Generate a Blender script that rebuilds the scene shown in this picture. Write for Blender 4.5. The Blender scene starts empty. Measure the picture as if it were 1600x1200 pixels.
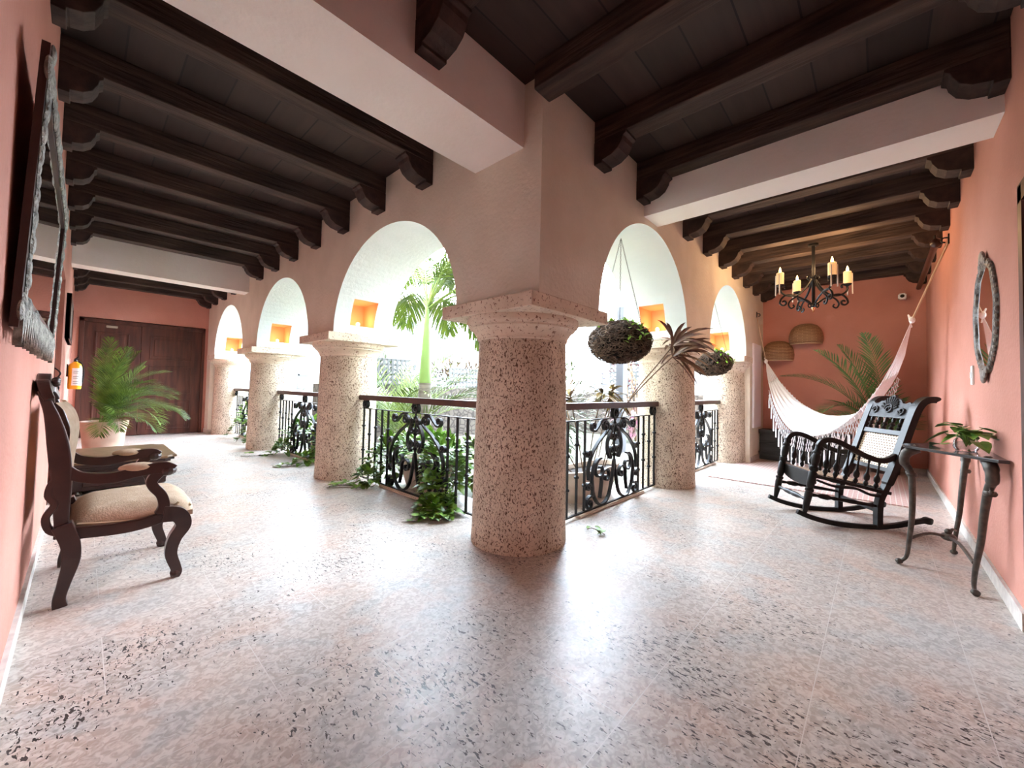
import bpy, bmesh, math, random
from mathutils import Vector, Matrix, noise
R=math.radians; PI=math.pi
random.seed(7)
scene=bpy.context.scene; col=scene.collection

# ------------------------------------------------ camera
def vnorm(v): return Vector(v).normalized()
FL=619.17; yaw=R(45-2.8822); pit=R(-1.8287); rol=R(1.2337)
Fv=Vector((math.cos(yaw)*math.cos(pit),math.sin(yaw)*math.cos(pit),-math.sin(pit)))
R0=Vector((math.sin(yaw),-math.cos(yaw),0)); U0=R0.cross(Fv)
Rv=R0*math.cos(rol)+U0*math.sin(rol); Uv=-R0*math.sin(rol)+U0*math.cos(rol)
cd=bpy.data.cameras.new('camera'); cam=bpy.data.objects.new('camera',cd); col.objects.link(cam)
m=Matrix((Rv,Uv,-Fv)).transposed().to_4x4(); m.translation=Vector((-2.11,-1.7555,1.25)); cam.matrix_world=m
cd.sensor_width=36; cd.lens=FL/1600*36; cd.shift_x=-14.16/1600; cd.shift_y=-11.12/1600; cd.clip_start=.01
scene.camera=cam
# ------------------------------------------------ world, exposure
w=bpy.data.worlds.new('daylight'); scene.world=w; w.use_nodes=True
bg=w.node_tree.nodes['Background']; bg.inputs[1].default_value=1
wn=w.node_tree.nodes; wl=w.node_tree.links; wt=wn.new('ShaderNodeTexCoord'); ws=wn.new('ShaderNodeSeparateXYZ'); wr=wn.new('ShaderNodeValToRGB')
wl.new(wt.outputs['Generated'],ws.inputs[0]); wl.new(ws.outputs[2],wr.inputs[0]); wl.new(wr.outputs[0],bg.inputs[0])
wr.color_ramp.elements[0].position=0; wr.color_ramp.elements[0].color=(6.6,7.6,8.6,1)   # hazy bright sky, dimmer overhead
e_=wr.color_ramp.elements.new(.32); e_.color=(10.4,12.0,13.8,1); e_=wr.color_ramp.elements.new(.6); e_.color=(8.6,10.2,12,1)
wr.color_ramp.elements[-1].position=1; wr.color_ramp.elements[-1].color=(3,3.6,4.3,1)
scene.view_settings.view_transform='Standard'; scene.view_settings.look='None'
scene.view_settings.exposure=2.12; scene.view_settings.gamma=1; scene.view_settings.use_curve_mapping=False

# ------------------------------------------------ materials
def mat(name,c=(.5,.5,.5),rough=.6,metal=0,c2=None,scale=8,bump=0,bscale=40,emit=None,es=0,stretch=None,detail=4,spec=None,ramp=(.35,.65)):
    m=bpy.data.materials.new(name); m.use_nodes=True; nt=m.node_tree; N=nt.nodes; L=nt.links
    b=N['Principled BSDF']; b.inputs['Roughness'].default_value=rough; b.inputs['Metallic'].default_value=metal
    b.inputs['Base Color'].default_value=(*c,1)
    if spec is not None: b.inputs['Specular IOR Level'].default_value=spec
    if emit: b.inputs['Emission Color'].default_value=(*emit,1); b.inputs['Emission Strength'].default_value=es
    if c2 or bump:
        tc=N.new('ShaderNodeTexCoord'); mp=N.new('ShaderNodeMapping'); L.new(tc.outputs['Object'],mp.inputs[0])
        if stretch: mp.inputs['Scale'].default_value=stretch
    if c2:
        n=N.new('ShaderNodeTexNoise'); n.inputs['Scale'].default_value=scale; n.inputs['Detail'].default_value=detail; L.new(mp.outputs[0],n.inputs['Vector'])
        r=N.new('ShaderNodeValToRGB'); r.color_ramp.elements[0].position=ramp[0]; r.color_ramp.elements[1].position=ramp[1]
        r.color_ramp.elements[0].color=(*c,1); r.color_ramp.elements[1].color=(*c2,1)
        L.new(n.outputs['Fac'],r.inputs[0]); L.new(r.outputs[0],b.inputs['Base Color'])
    if bump:
        n2=N.new('ShaderNodeTexNoise'); n2.inputs['Scale'].default_value=bscale; n2.inputs['Detail'].default_value=3; L.new(mp.outputs[0],n2.inputs['Vector'])
        bp=N.new('ShaderNodeBump'); bp.inputs['Strength'].default_value=bump; bp.inputs['Distance'].default_value=.02
        L.new(n2.outputs['Fac'],bp.inputs['Height']); L.new(bp.outputs[0],b.inputs['Normal'])
    return m
PLASTER=mat('cream plaster',(.71,.65,.54),.9,c2=(.78,.72,.61),scale=2.5,bump=.25,bscale=30)
REVEAL_SKYTINT=mat('reveal plaster with sky light tinted in',(.68,.75,.75),.85,c2=(.74,.80,.80),scale=2,bump=.2,bscale=25)  # pale cool sky light put into the colour of the arch reveals
WHITEP=mat('white plaster',(.87,.83,.78),.9,c2=(.91,.87,.83),scale=2,bump=.15,bscale=25)
PINK=mat('salmon plaster',(.53,.225,.17),.85,c2=(.59,.265,.205),scale=1.6,bump=.2,bscale=35)
SKIRT=mat('skirting stone',(.74,.68,.62),.5,c2=(.60,.54,.50),scale=20)
BEAM=mat('weathered beam wood',(.020,.008,.006),.75,c2=(.10,.055,.038),scale=4,bump=.5,bscale=12,stretch=(1,1,1),ramp=(.3,.75))
BEAMX=mat('weathered beam wood grain across',(.016,.008,.0065),.8,c2=(.085,.054,.042),scale=14,bump=.6,bscale=30,stretch=(.12,1.2,1.2),ramp=(.3,.75))
BEAMY=mat('weathered beam wood grain along',(.016,.008,.0065),.8,c2=(.085,.054,.042),scale=14,bump=.6,bscale=30,stretch=(1.2,.12,1.2),ramp=(.3,.75))
CORB=mat('corbel wood',(.018,.009,.0075),.75,c2=(.055,.030,.024),scale=9,bump=.3,bscale=20)
DOORW=mat('dark door wood',(.050,.016,.011),.5,c2=(.105,.036,.024),scale=12,stretch=(1,1,.12),bump=.1,spec=.3)
BLACKW=mat('black lacquered wood',(.006,.005,.005),.42,c2=(.014,.011,.010),scale=8,spec=.22)
MAHOG=mat('dark mahogany',(.026,.010,.009),.28,c2=(.045,.018,.014),scale=8)
IRON=mat('black wrought iron',(.018,.018,.020),.38,metal=.6)
BRONZE=mat('aged bronze',(.055,.048,.043),.45,metal=.5,c2=(.10,.085,.07),scale=30)
RAILW=mat('handrail wood',(.055,.018,.014),.35,c2=(.085,.03,.02),scale=8,stretch=(1,.2,1))
LEAF=mat('palm green',(.05,.13,.015),.45,c2=(.22,.36,.05),scale=6)
LEAFD=mat('deep palm green',(.05,.13,.03),.45,c2=(.12,.22,.06),scale=6)
LEAFB=mat('bright garden green',(.050,.095,.006),.5,c2=(.13,.18,.012),scale=4)
POTHOS=mat('pothos green',(.07,.17,.015),.35,c2=(.20,.34,.045),scale=14)
CORDY=mat('red brown cordyline leaf',(.10,.035,.03),.4,c2=(.22,.13,.08),scale=9)
CROTON=mat('yellow green croton leaf',(.24,.18,.02),.45,c2=(.12,.05,.018),scale=5)
STEM=mat('woody stem',(.16,.10,.06),.8)
MOSS=mat('dark moss core',(.008,.006,.005),.95)
TWIG=mat('dark root twigs',(.045,.028,.020),.9,c2=(.15,.10,.07),scale=18)
TERRA=mat('pale terracotta',(.70,.46,.36),.75,c2=(.78,.57,.46),scale=5)
PLANTER=mat('stone planter',(.60,.50,.40),.8,c2=(.70,.60,.50),scale=9)
CLOTH=mat('white cotton',(.86,.86,.87),.9,c2=(.93,.93,.94),scale=60,bump=.3,bscale=200)
ROPE=mat('natural rope',(.62,.46,.32),.9)
CANE=None
VELVET=mat('beige upholstery',(.42,.29,.19),.85,c2=(.50,.36,.25),scale=18,bump=.2,bscale=120)
TRIMF=mat('braid trim',(.50,.36,.22),.7)
MIRR=mat('mirror glass',(.82,.82,.82),.02,metal=1)
CARVE=mat('carved silver-green wood',(.10,.10,.085),.5,c2=(.38,.37,.32),scale=22,bump=.8,bscale=60)
WHITE=mat('white plastic',(.85,.85,.85),.4)
YEL=mat('yellow enamel',(.85,.42,.02),.3)
CANDLE=mat('candle sleeve',(.9,.72,.45),.5,emit=(1,.55,.20),es=.12)
CANDLET=mat('white wax drip',(.85,.80,.72),.5)
BULB=mat('warm bulb',(1,.8,.5),.3,emit=(1,.62,.22),es=3)
COPPER=mat('copper finial',(.85,.40,.20),.25,metal=1)
NICHE=mat('apricot niche paint',(.60,.33,.20),.8)
WICK=None
GRASSG=mat('courtyard ground',(.12,.11,.09),.9,c2=(.07,.08,.045),scale=2)
BUILD=mat('pale render wall',(.17,.165,.16),.9)
WINM=mat('dark window',(.12,.14,.17),.3)
BARK=mat('palm bark',(.13,.11,.095),.85,c2=(.20,.18,.16),scale=12,stretch=(.3,.3,3))
SHAFTG=mat('green crownshaft',(.13,.22,.05),.5)
CHESTM=mat('dark green painted wood',(.022,.027,.027),.5,c2=(.055,.062,.060),scale=10,stretch=(1,.2,1.5))
TABTOP=mat('brown table top',(.17,.105,.055),.35,c2=(.24,.15,.085),scale=10)
LATT=mat('white lattice',(.055,.055,.053),.7)

def nodes(m): return m.node_tree.nodes,m.node_tree.links,m.node_tree.nodes['Principled BSDF']
def stone_pits(name,ca,cb,pitcol,rough,pscale,thr,str3=(1,1,1)):
    m=bpy.data.materials.new(name); m.use_nodes=True; N,L,b=nodes(m); b.inputs['Roughness'].default_value=rough
    tc=N.new('ShaderNodeTexCoord'); mp=N.new('ShaderNodeMapping'); mp.inputs['Scale'].default_value=str3; L.new(tc.outputs['Object'],mp.inputs[0])
    n=N.new('ShaderNodeTexNoise'); n.inputs['Scale'].default_value=5; n.inputs['Detail'].default_value=6; L.new(mp.outputs[0],n.inputs[0])
    r=N.new('ShaderNodeValToRGB'); r.color_ramp.elements[0].position=.35; r.color_ramp.elements[1].position=.65
    r.color_ramp.elements[0].color=(*ca,1); r.color_ramp.elements[1].color=(*cb,1); L.new(n.outputs['Fac'],r.inputs[0])
    n2=N.new('ShaderNodeTexNoise'); n2.inputs['Scale'].default_value=pscale; n2.inputs['Detail'].default_value=2; n2.inputs['Roughness'].default_value=.55; n2.inputs['Distortion'].default_value=.8; L.new(mp.outputs[0],n2.inputs[0])
    r2=N.new('ShaderNodeValToRGB'); r2.color_ramp.elements[0].position=thr; r2.color_ramp.elements[1].position=thr+.05
    r2.color_ramp.elements[0].color=(0,0,0,1); r2.color_ramp.elements[1].color=(1,1,1,1); L.new(n2.outputs['Fac'],r2.inputs[0])
    mx=N.new('ShaderNodeMix'); mx.data_type='RGBA'; L.new(r2.outputs[0],mx.inputs[0]); mx.inputs[6].default_value=(*pitcol,1); L.new(r.outputs[0],mx.inputs[7]); L.new(mx.outputs[2],b.inputs['Base Color'])
    bp=N.new('ShaderNodeBump'); bp.inputs['Strength'].default_value=.5; bp.inputs['Distance'].default_value=.01; L.new(r2.outputs[0],bp.inputs['Height']); L.new(bp.outputs[0],b.inputs['Normal'])
    return m
CORAL=stone_pits('coral stone shaft',(.60,.50,.385),(.78,.67,.54),(.15,.085,.055),.85,84,.398,(1,1,.6))
CORALC=stone_pits('coral stone capital',(.66,.54,.42),(.78,.67,.54),(.27,.15,.10),.8,45,.34,(1,1,1))

def floor_mat():
    m=bpy.data.materials.new('polished coral stone tiles'); m.use_nodes=True; N,L,b=nodes(m)
    tc=N.new('ShaderNodeTexCoord'); mp=N.new('ShaderNodeMapping'); L.new(tc.outputs['Object'],mp.inputs[0])
    mp.inputs['Location'].default_value=(.28,-.02,0)
    br=N.new('ShaderNodeTexBrick'); br.inputs['Scale'].default_value=1; br.inputs['Mortar Size'].default_value=.002; br.inputs['Mortar Smooth'].default_value=.3
    br.inputs['Brick Width'].default_value=.86; br.inputs['Row Height'].default_value=.52; br.offset=.45; br.inputs['Bias'].default_value=0
    br.inputs['Color1'].default_value=(0,0,0,1); br.inputs['Color2'].default_value=(1,1,1,1); br.inputs['Mortar'].default_value=(.5,.5,.5,1)
    L.new(mp.outputs[0],br.inputs[0])
    def nz(sc,det=4,dist=0,st=None):
        n=N.new('ShaderNodeTexNoise'); n.inputs['Scale'].default_value=sc; n.inputs['Detail'].default_value=det; n.inputs['Distortion'].default_value=dist
        if st:
            q=N.new('ShaderNodeMapping'); q.inputs['Scale'].default_value=st; q.inputs['Rotation'].default_value=(0,0,.5); L.new(tc.outputs['Object'],q.inputs[0]); L.new(q.outputs[0],n.inputs[0])
        else: L.new(tc.outputs['Object'],n.inputs[0])
        return n
    def ramp(src,p0,p1,c0,c1):
        r=N.new('ShaderNodeValToRGB'); r.color_ramp.elements[0].position=p0; r.color_ramp.elements[1].position=p1
        r.color_ramp.elements[0].color=(*c0,1); r.color_ramp.elements[1].color=(*c1,1); L.new(src,r.inputs[0]); return r
    def mix(f,a,bb):
        x=N.new('ShaderNodeMix'); x.data_type='RGBA'
        if isinstance(f,float): x.inputs[0].default_value=f
        else: L.new(f,x.inputs[0])
        for i,v in ((6,a),(7,bb)):
            if isinstance(v,tuple): x.inputs[i].default_value=(*v,1)
            else: L.new(v,x.inputs[i])
        return x.outputs[2]
    tile=ramp(br.outputs['Color'],.1,.9,(.56,.49,.43),(.43,.37,.325)).outputs[0]
    big=ramp(nz(2.2,5,.6).outputs['Fac'],.45,.68,(1,1,1),(0,0,0)).outputs[0]
    pinkish=(.53,.37,.29)
    c=mix(big,pinkish,tile)
    gr=ramp(nz(3.3,6,.3).outputs['Fac'],.50,.62,(0,0,0),(1,1,1)).outputs[0]
    c=mix(gr,c,(.42,.41,.385))
    fine=ramp(nz(34,7,1.2).outputs['Fac'],.40,.60,(.30,.235,.20),(.70,.64,.59)).outputs[0]
    c=mix(.42,c,fine)
    # dark pits, denser in patches
    pn=nz(75,2,.9,(1,.42,1)); pn2=nz(1.3,3)
    ad=N.new('ShaderNodeMath'); ad.operation='MULTIPLY_ADD'; ad.inputs[1].default_value=.55; L.new(pn2.outputs['Fac'],ad.inputs[0]); L.new(pn.outputs['Fac'],ad.inputs[2])
    pit=ramp(ad.outputs[0],.595,.615,(0,0,0),(1,1,1)).outputs[0]
    c=mix(pit,(.06,.05,.047),c)
    c=mix(br.outputs['Fac'],c,(.60,.55,.51))
    L.new(c,b.inputs['Base Color'])
    rr=N.new('ShaderNodeMapRange'); L.new(nz(9,5).outputs['Fac'],rr.inputs[0]); rr.inputs[3].default_value=.27; rr.inputs[4].default_value=.46; b.inputs['Specular IOR Level'].default_value=.36; L.new(rr.outputs[0],b.inputs['Roughness'])
    bp=N.new('ShaderNodeBump'); bp.inputs['Strength'].default_value=.25; bp.inputs['Distance'].default_value=.004
    L.new(pit,bp.inputs['Height']); L.new(bp.outputs[0],b.inputs['Normal'])
    return m
FLOOR=floor_mat()
def plank_mat(name,axis):
    m=bpy.data.materials.new(name); m.use_nodes=True; N,L,b=nodes(m); b.inputs['Roughness'].default_value=.7
    tc=N.new('ShaderNodeTexCoord'); mp=N.new('ShaderNodeMapping'); L.new(tc.outputs['Object'],mp.inputs[0])
    if axis=='y': mp.inputs['Rotation'].default_value=(0,0,PI/2)
    br=N.new('ShaderNodeTexBrick'); br.inputs['Scale'].default_value=1; br.inputs['Mortar Size'].default_value=.006; br.inputs['Brick Width'].default_value=3.1; br.inputs['Row Height'].default_value=.285
    br.inputs['Color1'].default_value=(.022,.012,.010,1); br.inputs['Color2'].default_value=(.050,.030,.025,1); br.inputs['Mortar'].default_value=(.004,.003,.003,1)
    L.new(mp.outputs[0],br.inputs[0])
    n=N.new('ShaderNodeTexNoise'); n.inputs['Scale'].default_value=9; n.inputs['Detail'].default_value=6; q=N.new('ShaderNodeMapping'); q.inputs['Scale'].default_value=(.15,1.5,1); L.new(mp.outputs[0],q.inputs[0]); L.new(q.outputs[0],n.inputs[0])
    r=N.new('ShaderNodeValToRGB'); r.color_ramp.elements[0].color=(.5,.5,.5,1); r.color_ramp.elements[1].color=(1.3,1.3,1.3,1); L.new(n.outputs['Fac'],r.inputs[0])
    x=N.new('ShaderNodeMix'); x.data_type='RGBA'; x.blend_type='MULTIPLY'; x.inputs[0].default_value=1; L.new(br.outputs['Color'],x.inputs[6]); L.new(r.outputs[0],x.inputs[7]); L.new(x.outputs[2],b.inputs['Base Color'])
    return m
PLANKY=plank_mat('ceiling boards lengthwise','y'); PLANKX=plank_mat('ceiling boards crosswise','x')
def rubble_mat():
    m=bpy.data.materials.new('rubble stone wall'); m.use_nodes=True; N,L,b=nodes(m); b.inputs['Roughness'].default_value=.9
    tc=N.new('ShaderNodeTexCoord'); v=N.new('ShaderNodeTexVoronoi'); v.feature='DISTANCE_TO_EDGE'; v.inputs['Scale'].default_value=6; L.new(tc.outputs['Object'],v.inputs['Vector'])
    r=N.new('ShaderNodeValToRGB'); r.color_ramp.elements[0].position=.02; r.color_ramp.elements[1].position=.14; r.color_ramp.elements[0].color=(.022,.016,.012,1); r.color_ramp.elements[1].color=(.07,.055,.043,1); L.new(v.outputs['Distance'],r.inputs[0])
    L.new(r.outputs[0],b.inputs['Base Color'])
    bp=N.new('ShaderNodeBump'); bp.inputs['Distance'].default_value=.05; L.new(r.outputs[0],bp.inputs['Height']); L.new(bp.outputs[0],b.inputs['Normal']); return m
RUBBLE=rubble_mat()
def grid_mat(name,ca,cb,sx,sz,th=.35,rough=.6,coord='UV'):
    m=bpy.data.materials.new(name); m.use_nodes=True; N,L,b=nodes(m); b.inputs['Roughness'].default_value=rough
    tc=N.new('ShaderNodeTexCoord'); br=N.new('ShaderNodeTexBrick'); br.offset=.5; br.inputs['Scale'].default_value=1; br.inputs['Brick Width'].default_value=sx; br.inputs['Row Height'].default_value=sz; br.inputs['Mortar Size'].default_value=min(sx,sz)*th; br.inputs['Mortar Smooth'].default_value=.3
    br.inputs['Color1'].default_value=(*cb,1); br.inputs['Color2'].default_value=(*cb,1); br.inputs['Mortar'].default_value=(*ca,1)
    L.new(tc.outputs[coord],br.inputs[0]); L.new(br.outputs['Color'],b.inputs['Base Color'])
    bp=N.new('ShaderNodeBump'); bp.inputs['Distance'].default_value=.004; L.new(br.outputs['Fac'],bp.inputs['Height']); L.new(bp.outputs[0],b.inputs['Normal'])
    return m
CANE=grid_mat('woven cane',(.74,.58,.43),(.14,.07,.045),.034,.026,.36)
WICK=grid_mat('basket weave',(.60,.40,.22),(.24,.13,.065),.16,.022,.14)
RUG=grid_mat('coral patterned rug',(.62,.53,.48),(.52,.33,.29),.06,.05,.14,.95,'Object')

# ------------------------------------------------ mesh helpers
def V(*a): return Vector(a)
def box(bm,c,s,rot=None,bev=0):
    """box centred at c, full size s"""
    mt=Matrix.Translation(Vector(c)); 
    if rot is not None: mt=mt@(Matrix.Rotation(rot,4,'Z') if not isinstance(rot,Matrix) else rot)
    r=bmesh.ops.create_cube(bm,size=1,matrix=mt@Matrix.Diagonal((s[0],s[1],s[2],1)))
    if bev:
        es=list({e for v in r['verts'] for e in v.link_edges}); bmesh.ops.bevel(bm,geom=es,offset=bev,segments=2,affect='EDGES')
def bx(bm,x0,x1,y0,y1,z0,z1,bev=0): box(bm,((x0+x1)/2,(y0+y1)/2,(z0+z1)/2),(abs(x1-x0),abs(y1-y0),abs(z1-z0)),None,bev)
def cr(pts,n=6,closed=False):
    P=[Vector(p) for p in pts]; out=[]
    K=len(P)
    rng=K if closed else K-1
    for i in range(rng):
        p0=P[(i-1)%K] if (closed or i>0) else P[0]; p1=P[i]; p2=P[(i+1)%K]; p3=P[(i+2)%K] if (closed or i<K-2) else P[-1]
        for j in range(n):
            t=j/n; out.append(.5*((2*p1)+(-p0+p2)*t+(2*p0-5*p1+4*p2-p3)*t*t+(-p0+3*p1-3*p2+p3)*t**3))
    if not closed: out.append(P[-1].copy())
    return out
def tube(bm,pts,r,n=8,flat=None,closed=False,up=None):
    """r number or list/func(t); flat=(a,b): rectangular section a x b, 'up' the direction of b"""
    P=[Vector(p) for p in pts]; K=len(P); rings=[]
    nrm=None
    for i,p in enumerate(P):
        if closed: t=(P[(i+1)%K]-P[i-1])
        else: t=(P[min(i+1,K-1)]-P[max(i-1,0)])
        if t.length<1e-9: t=Vector((0,0,1))
        t.normalize()
        if up is not None:
            u=Vector(up); a=t.cross(u); 
            if a.length<1e-6: a=t.orthogonal()
            a.normalize(); b_=a.cross(t).normalized()
        else:
            if nrm is None: nrm=t.orthogonal().normalized()
            nrm=(nrm-t*nrm.dot(t)); 
            if nrm.length<1e-6: nrm=t.orthogonal()
            nrm.normalize(); a=nrm; b_=t.cross(a)
        q=i/max(K-1,1); rr=r(q) if callable(r) else (r[i] if isinstance(r,(list,tuple)) else r)
        ring=[]
        if flat:
            for sx,sy in ((-1,-1),(1,-1),(1,1),(-1,1)): ring.append(bm.verts.new(p+a*(flat[0]/2*sx*rr)+b_*(flat[1]/2*sy*rr)))
        else:
            for k in range(n):
                an=2*PI*k/n; ring.append(bm.verts.new(p+a*(math.cos(an)*rr)+b_*(math.sin(an)*rr)))
        rings.append(ring)
    m_=len(rings[0])
    for i in range(K if closed else K-1):
        A=rings[i]; B=rings[(i+1)%K]
        for k in range(m_): bm.faces.new((A[k],A[(k+1)%m_],B[(k+1)%m_],B[k]))
    if not closed:
        try: bm.faces.new(rings[0][::-1]); bm.faces.new(rings[-1])
        except ValueError: pass
def lathe(bm,prof,n=24,c=(0,0,0),axis=None,cap=True,a0=0,a1=2*PI,sx=1,sy=1):
    """prof list of (r,z); axis: matrix to orient"""
    M=axis or Matrix.Identity(4); C=Vector(c); rings=[]
    full=abs(a1-a0-2*PI)<1e-6; cnt=n if full else n+1
    for r,z in prof:
        rings.append([bm.verts.new(M@Vector((math.cos(a0+(a1-a0)*k/n)*r*sx,math.sin(a0+(a1-a0)*k/n)*r*sy,z))+C) for k in range(cnt)])
    for i in range(len(prof)-1):
        for k in range(cnt if full else cnt-1):
            bm.faces.new((rings[i][k],rings[i][(k+1)%cnt],rings[i+1][(k+1)%cnt],rings[i+1][k]))
    if cap:
        try: bm.faces.new(rings[0][::-1]); bm.faces.new(rings[-1])
        except ValueError: pass
def turned(bm,p,q,prof,n=12):
    """turned spindle from p to q; prof list of (t,r)"""
    p=Vector(p); q=Vector(q); d=q-p; M=d.to_track_quat('Z','Y').to_matrix().to_4x4()
    lathe(bm,[(r,t*d.length) for t,r in prof],n,p,M)
def prism(bm,poly,h0,h1,f):
    """poly 2D points; f(u,v,h)->Vector ; extruded h0..h1"""
    A=[bm.verts.new(f(u,v,h0)) for u,v in poly]; B=[bm.verts.new(f(u,v,h1)) for u,v in poly]; n=len(poly)
    bm.faces.new(A[::-1]); bm.faces.new(B)
    for i in range(n): bm.faces.new((A[i],A[(i+1)%n],B[(i+1)%n],B[i]))
def sphere(bm,c,r,u=12,v=8,s=(1,1,1)):
    bmesh.ops.create_uvsphere(bm,u_segments=u,v_segments=v,radius=r,matrix=Matrix.Translation(Vector(c))@Matrix.Diagonal((*s,1)))
def obj(name,bm,mt,parent=None,smooth=False,bev=0,label=None):
    bmesh.ops.recalc_face_normals(bm,faces=bm.faces)
    me=bpy.data.meshes.new(name); bm.to_mesh(me); bm.free(); me.materials.append(mt)
    if smooth:
        me.polygons.foreach_set('use_smooth',[True]*len(me.polygons)); 
        try: me.set_sharp_from_angle(angle=R(40))
        except Exception: pass
    o=bpy.data.objects.new(name,me); col.objects.link(o)
    if parent: o.parent=parent
    if bev:
        md=o.modifiers.new('bevel','BEVEL'); md.width=bev; md.segments=2; md.limit_method='ANGLE'
    if label: o['label']=label
    return o
def B(): return bmesh.new()
def tag(o,label,cat,group=None,kind=None):
    if label: o['label']=label
    if cat: o['category']=cat
    if group: o['group']=group
    if kind: o['kind']=kind
    return o
def thing(name,label,cat,loc=(0,0,0),rz=0,group=None,kind=None):
    o=bpy.data.objects.new(name,None); col.objects.link(o); o.location=loc; o.rotation_euler=(0,0,rz); o.empty_display_size=.1
    return tag(o,label,cat,group,kind)
def copytree(o,parent=None):
    c=o.copy(); col.objects.link(c)
    if parent: c.parent=parent
    for ch in list(o.children): copytree(ch,c)
    return c
ORD=['first','second','third','fourth','fifth','sixth','seventh','eighth','ninth','tenth','eleventh','twelfth']

# ------------------------------------------------ dimensions
XL=-2.29; YR=-2.34; YE=10.954; XE=7.185; ZA=1.934; ZT=2.968; ZC=3.50; TH=.80; ZB=3.32; ZK=3.13
def struct(name,bm,mt,label=None,**k):
    o=obj(name,bm,mt,**k); o['kind']='structure'
    if label: o['label']=label
    return o
# floor
b=B(); f=lambda u,v,h:V(u,v,h)
prism(b,[(-2.6,-2.6),(7.5,-2.6),(7.5,.92),(.92,.92),(.92,11.3),(-2.6,11.3)],-.12,0,f)
struct('floor',b,FLOOR,'polished mottled coral stone tile floor of the gallery')
b=B(); bx(b,.92,22,.92,22,-.4,-.12); struct('courtyard_ground',b,GRASSG,'courtyard ground beyond the railings')
# arcade walls
def arcade(name,arches,s0,s1,pier,axis,label,niches):
    prof=[]  # (s, z) lower outline
    prof.append((s0,ZA))
    for a,c_ in arches:
        m_=(a+c_)/2; h=(c_-a)/2
        for i in range(41):
            an=PI-PI*i/40; prof.append((m_+h*math.cos(an),ZA+(ZT-ZA)*math.sin(an)))
    prof.append((pier,ZA)); prof.append((pier,0)); prof.append((s1,0))
    top=ZC+.15
    mp=(lambda s,d,z:V(d,s,z)) if axis=='A' else (lambda s,d,z:V(s,d,z))
    b=B(); fr=[];bk=[];ft=[];bt=[]
    for s,z in prof:
        fr.append(b.verts.new(mp(s,0,z))); bk.append(b.verts.new(mp(s,TH,z)))
        ft.append(b.verts.new(mp(s,0,top))); bt.append(b.verts.new(mp(s,TH,top)))
    for i in range(len(prof)-1):
        b.faces.new((fr[i],fr[i+1],bk[i+1],bk[i]))
        if abs(prof[i][0]-prof[i+1][0])>1e-6:
            b.faces.new((fr[i],ft[i],ft[i+1],fr[i+1])); b.faces.new((bk[i],bk[i+1],bt[i+1],bt[i])); b.faces.new((ft[i],bt[i],bt[i+1],ft[i+1]))
    b.faces.new((fr[0],bk[0],bt[0],ft[0])); b.faces.new((fr[-1],ft[-1],bt[-1],bk[-1]))
    bmesh.ops.remove_doubles(b,verts=b.verts,dist=1e-5)
    o=struct(name,b,PLASTER,label)
    o.data.materials.append(NICHE); o.data.materials.append(REVEAL_SKYTINT)
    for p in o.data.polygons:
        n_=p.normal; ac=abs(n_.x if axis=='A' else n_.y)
        if ac<.1 and p.center.z>ZA+.001 and p.center.z<ZT+.01 and n_.z<.2 and abs((p.center.y if axis=='A' else p.center.x)-s0)>.01: p.material_index=2  # arch undersides get the plaster with sky light in its colour
    # niches cut into the far jamb of each arch
    for (s_out,dc) in niches:
        cb=B(); c_=mp(s_out+.09,dc,2.21); sz=(.33,.42,.33) if axis=='A' else (.42,.33,.33)
        box(cb,c_,sz); bmesh.ops.recalc_face_normals(cb,faces=cb.faces); me=bpy.data.meshes.new('cut'); cb.to_mesh(me); cb.free(); me.materials.append(PLASTER); me.materials.append(NICHE)
        me.polygons.foreach_set('material_index',[1]*len(me.polygons))
        co=bpy.data.objects.new('cut',me); col.objects.link(co)
        md=o.modifiers.new('b','BOOLEAN'); md.operation='DIFFERENCE'; md.object=co; md.solver='EXACT'
        dg=bpy.context.evaluated_depsgraph_get(); dg.update(); nm=bpy.data.meshes.new_from_object(o.evaluated_get(dg)); o.modifiers.clear(); o.data=nm
        bpy.data.objects.remove(co)
    return o
AA=[(.915,3.379),(4.234,6.694),(7.664,10.137)]; AB=[(.80,2.871),(3.755,5.799)]
DN=.40
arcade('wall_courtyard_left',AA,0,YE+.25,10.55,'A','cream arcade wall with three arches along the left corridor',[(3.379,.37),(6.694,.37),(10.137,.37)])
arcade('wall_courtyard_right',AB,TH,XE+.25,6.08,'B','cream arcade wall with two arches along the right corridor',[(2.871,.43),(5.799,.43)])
# niche lamps
def niche_lamp(axis,s,dc,lab):
    loc=(dc,s+.12,2.046) if axis=='A' else (s+.12,dc,2.046)
    t=thing('niche_lamp',lab,'lamp',loc,0,'lamps in the arch niches')
    b=B(); lathe(b,[(.035,0),(.04,.012),(.015,.02)],16); obj('lamp_base',b,WHITE,t)
    b=B(); sphere(b,(0,0,.042),.026); o=obj('bulb',b,BULB,t,True)
    ld=bpy.data.lights.new('niche_glow','POINT'); ld.energy=1.1; ld.color=(1,.48,.20); ld.shadow_soft_size=.03
    lo=bpy.data.objects.new('niche_glow',ld); col.objects.link(lo); lo.parent=t; lo.location=(0,-.02 if axis=='A' else 0,.09)
for (a,c_),n in zip(AA,('nearest','middle','farthest')): niche_lamp('A',c_,.37,'glowing warm lamp in the square niche of the %s arch of the left arcade'%n)
for (a,c_),n in zip(AB,('nearer','farther')): niche_lamp('B',c_,.43,'glowing warm lamp in the square niche of the %s arch of the right arcade'%n)
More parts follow.
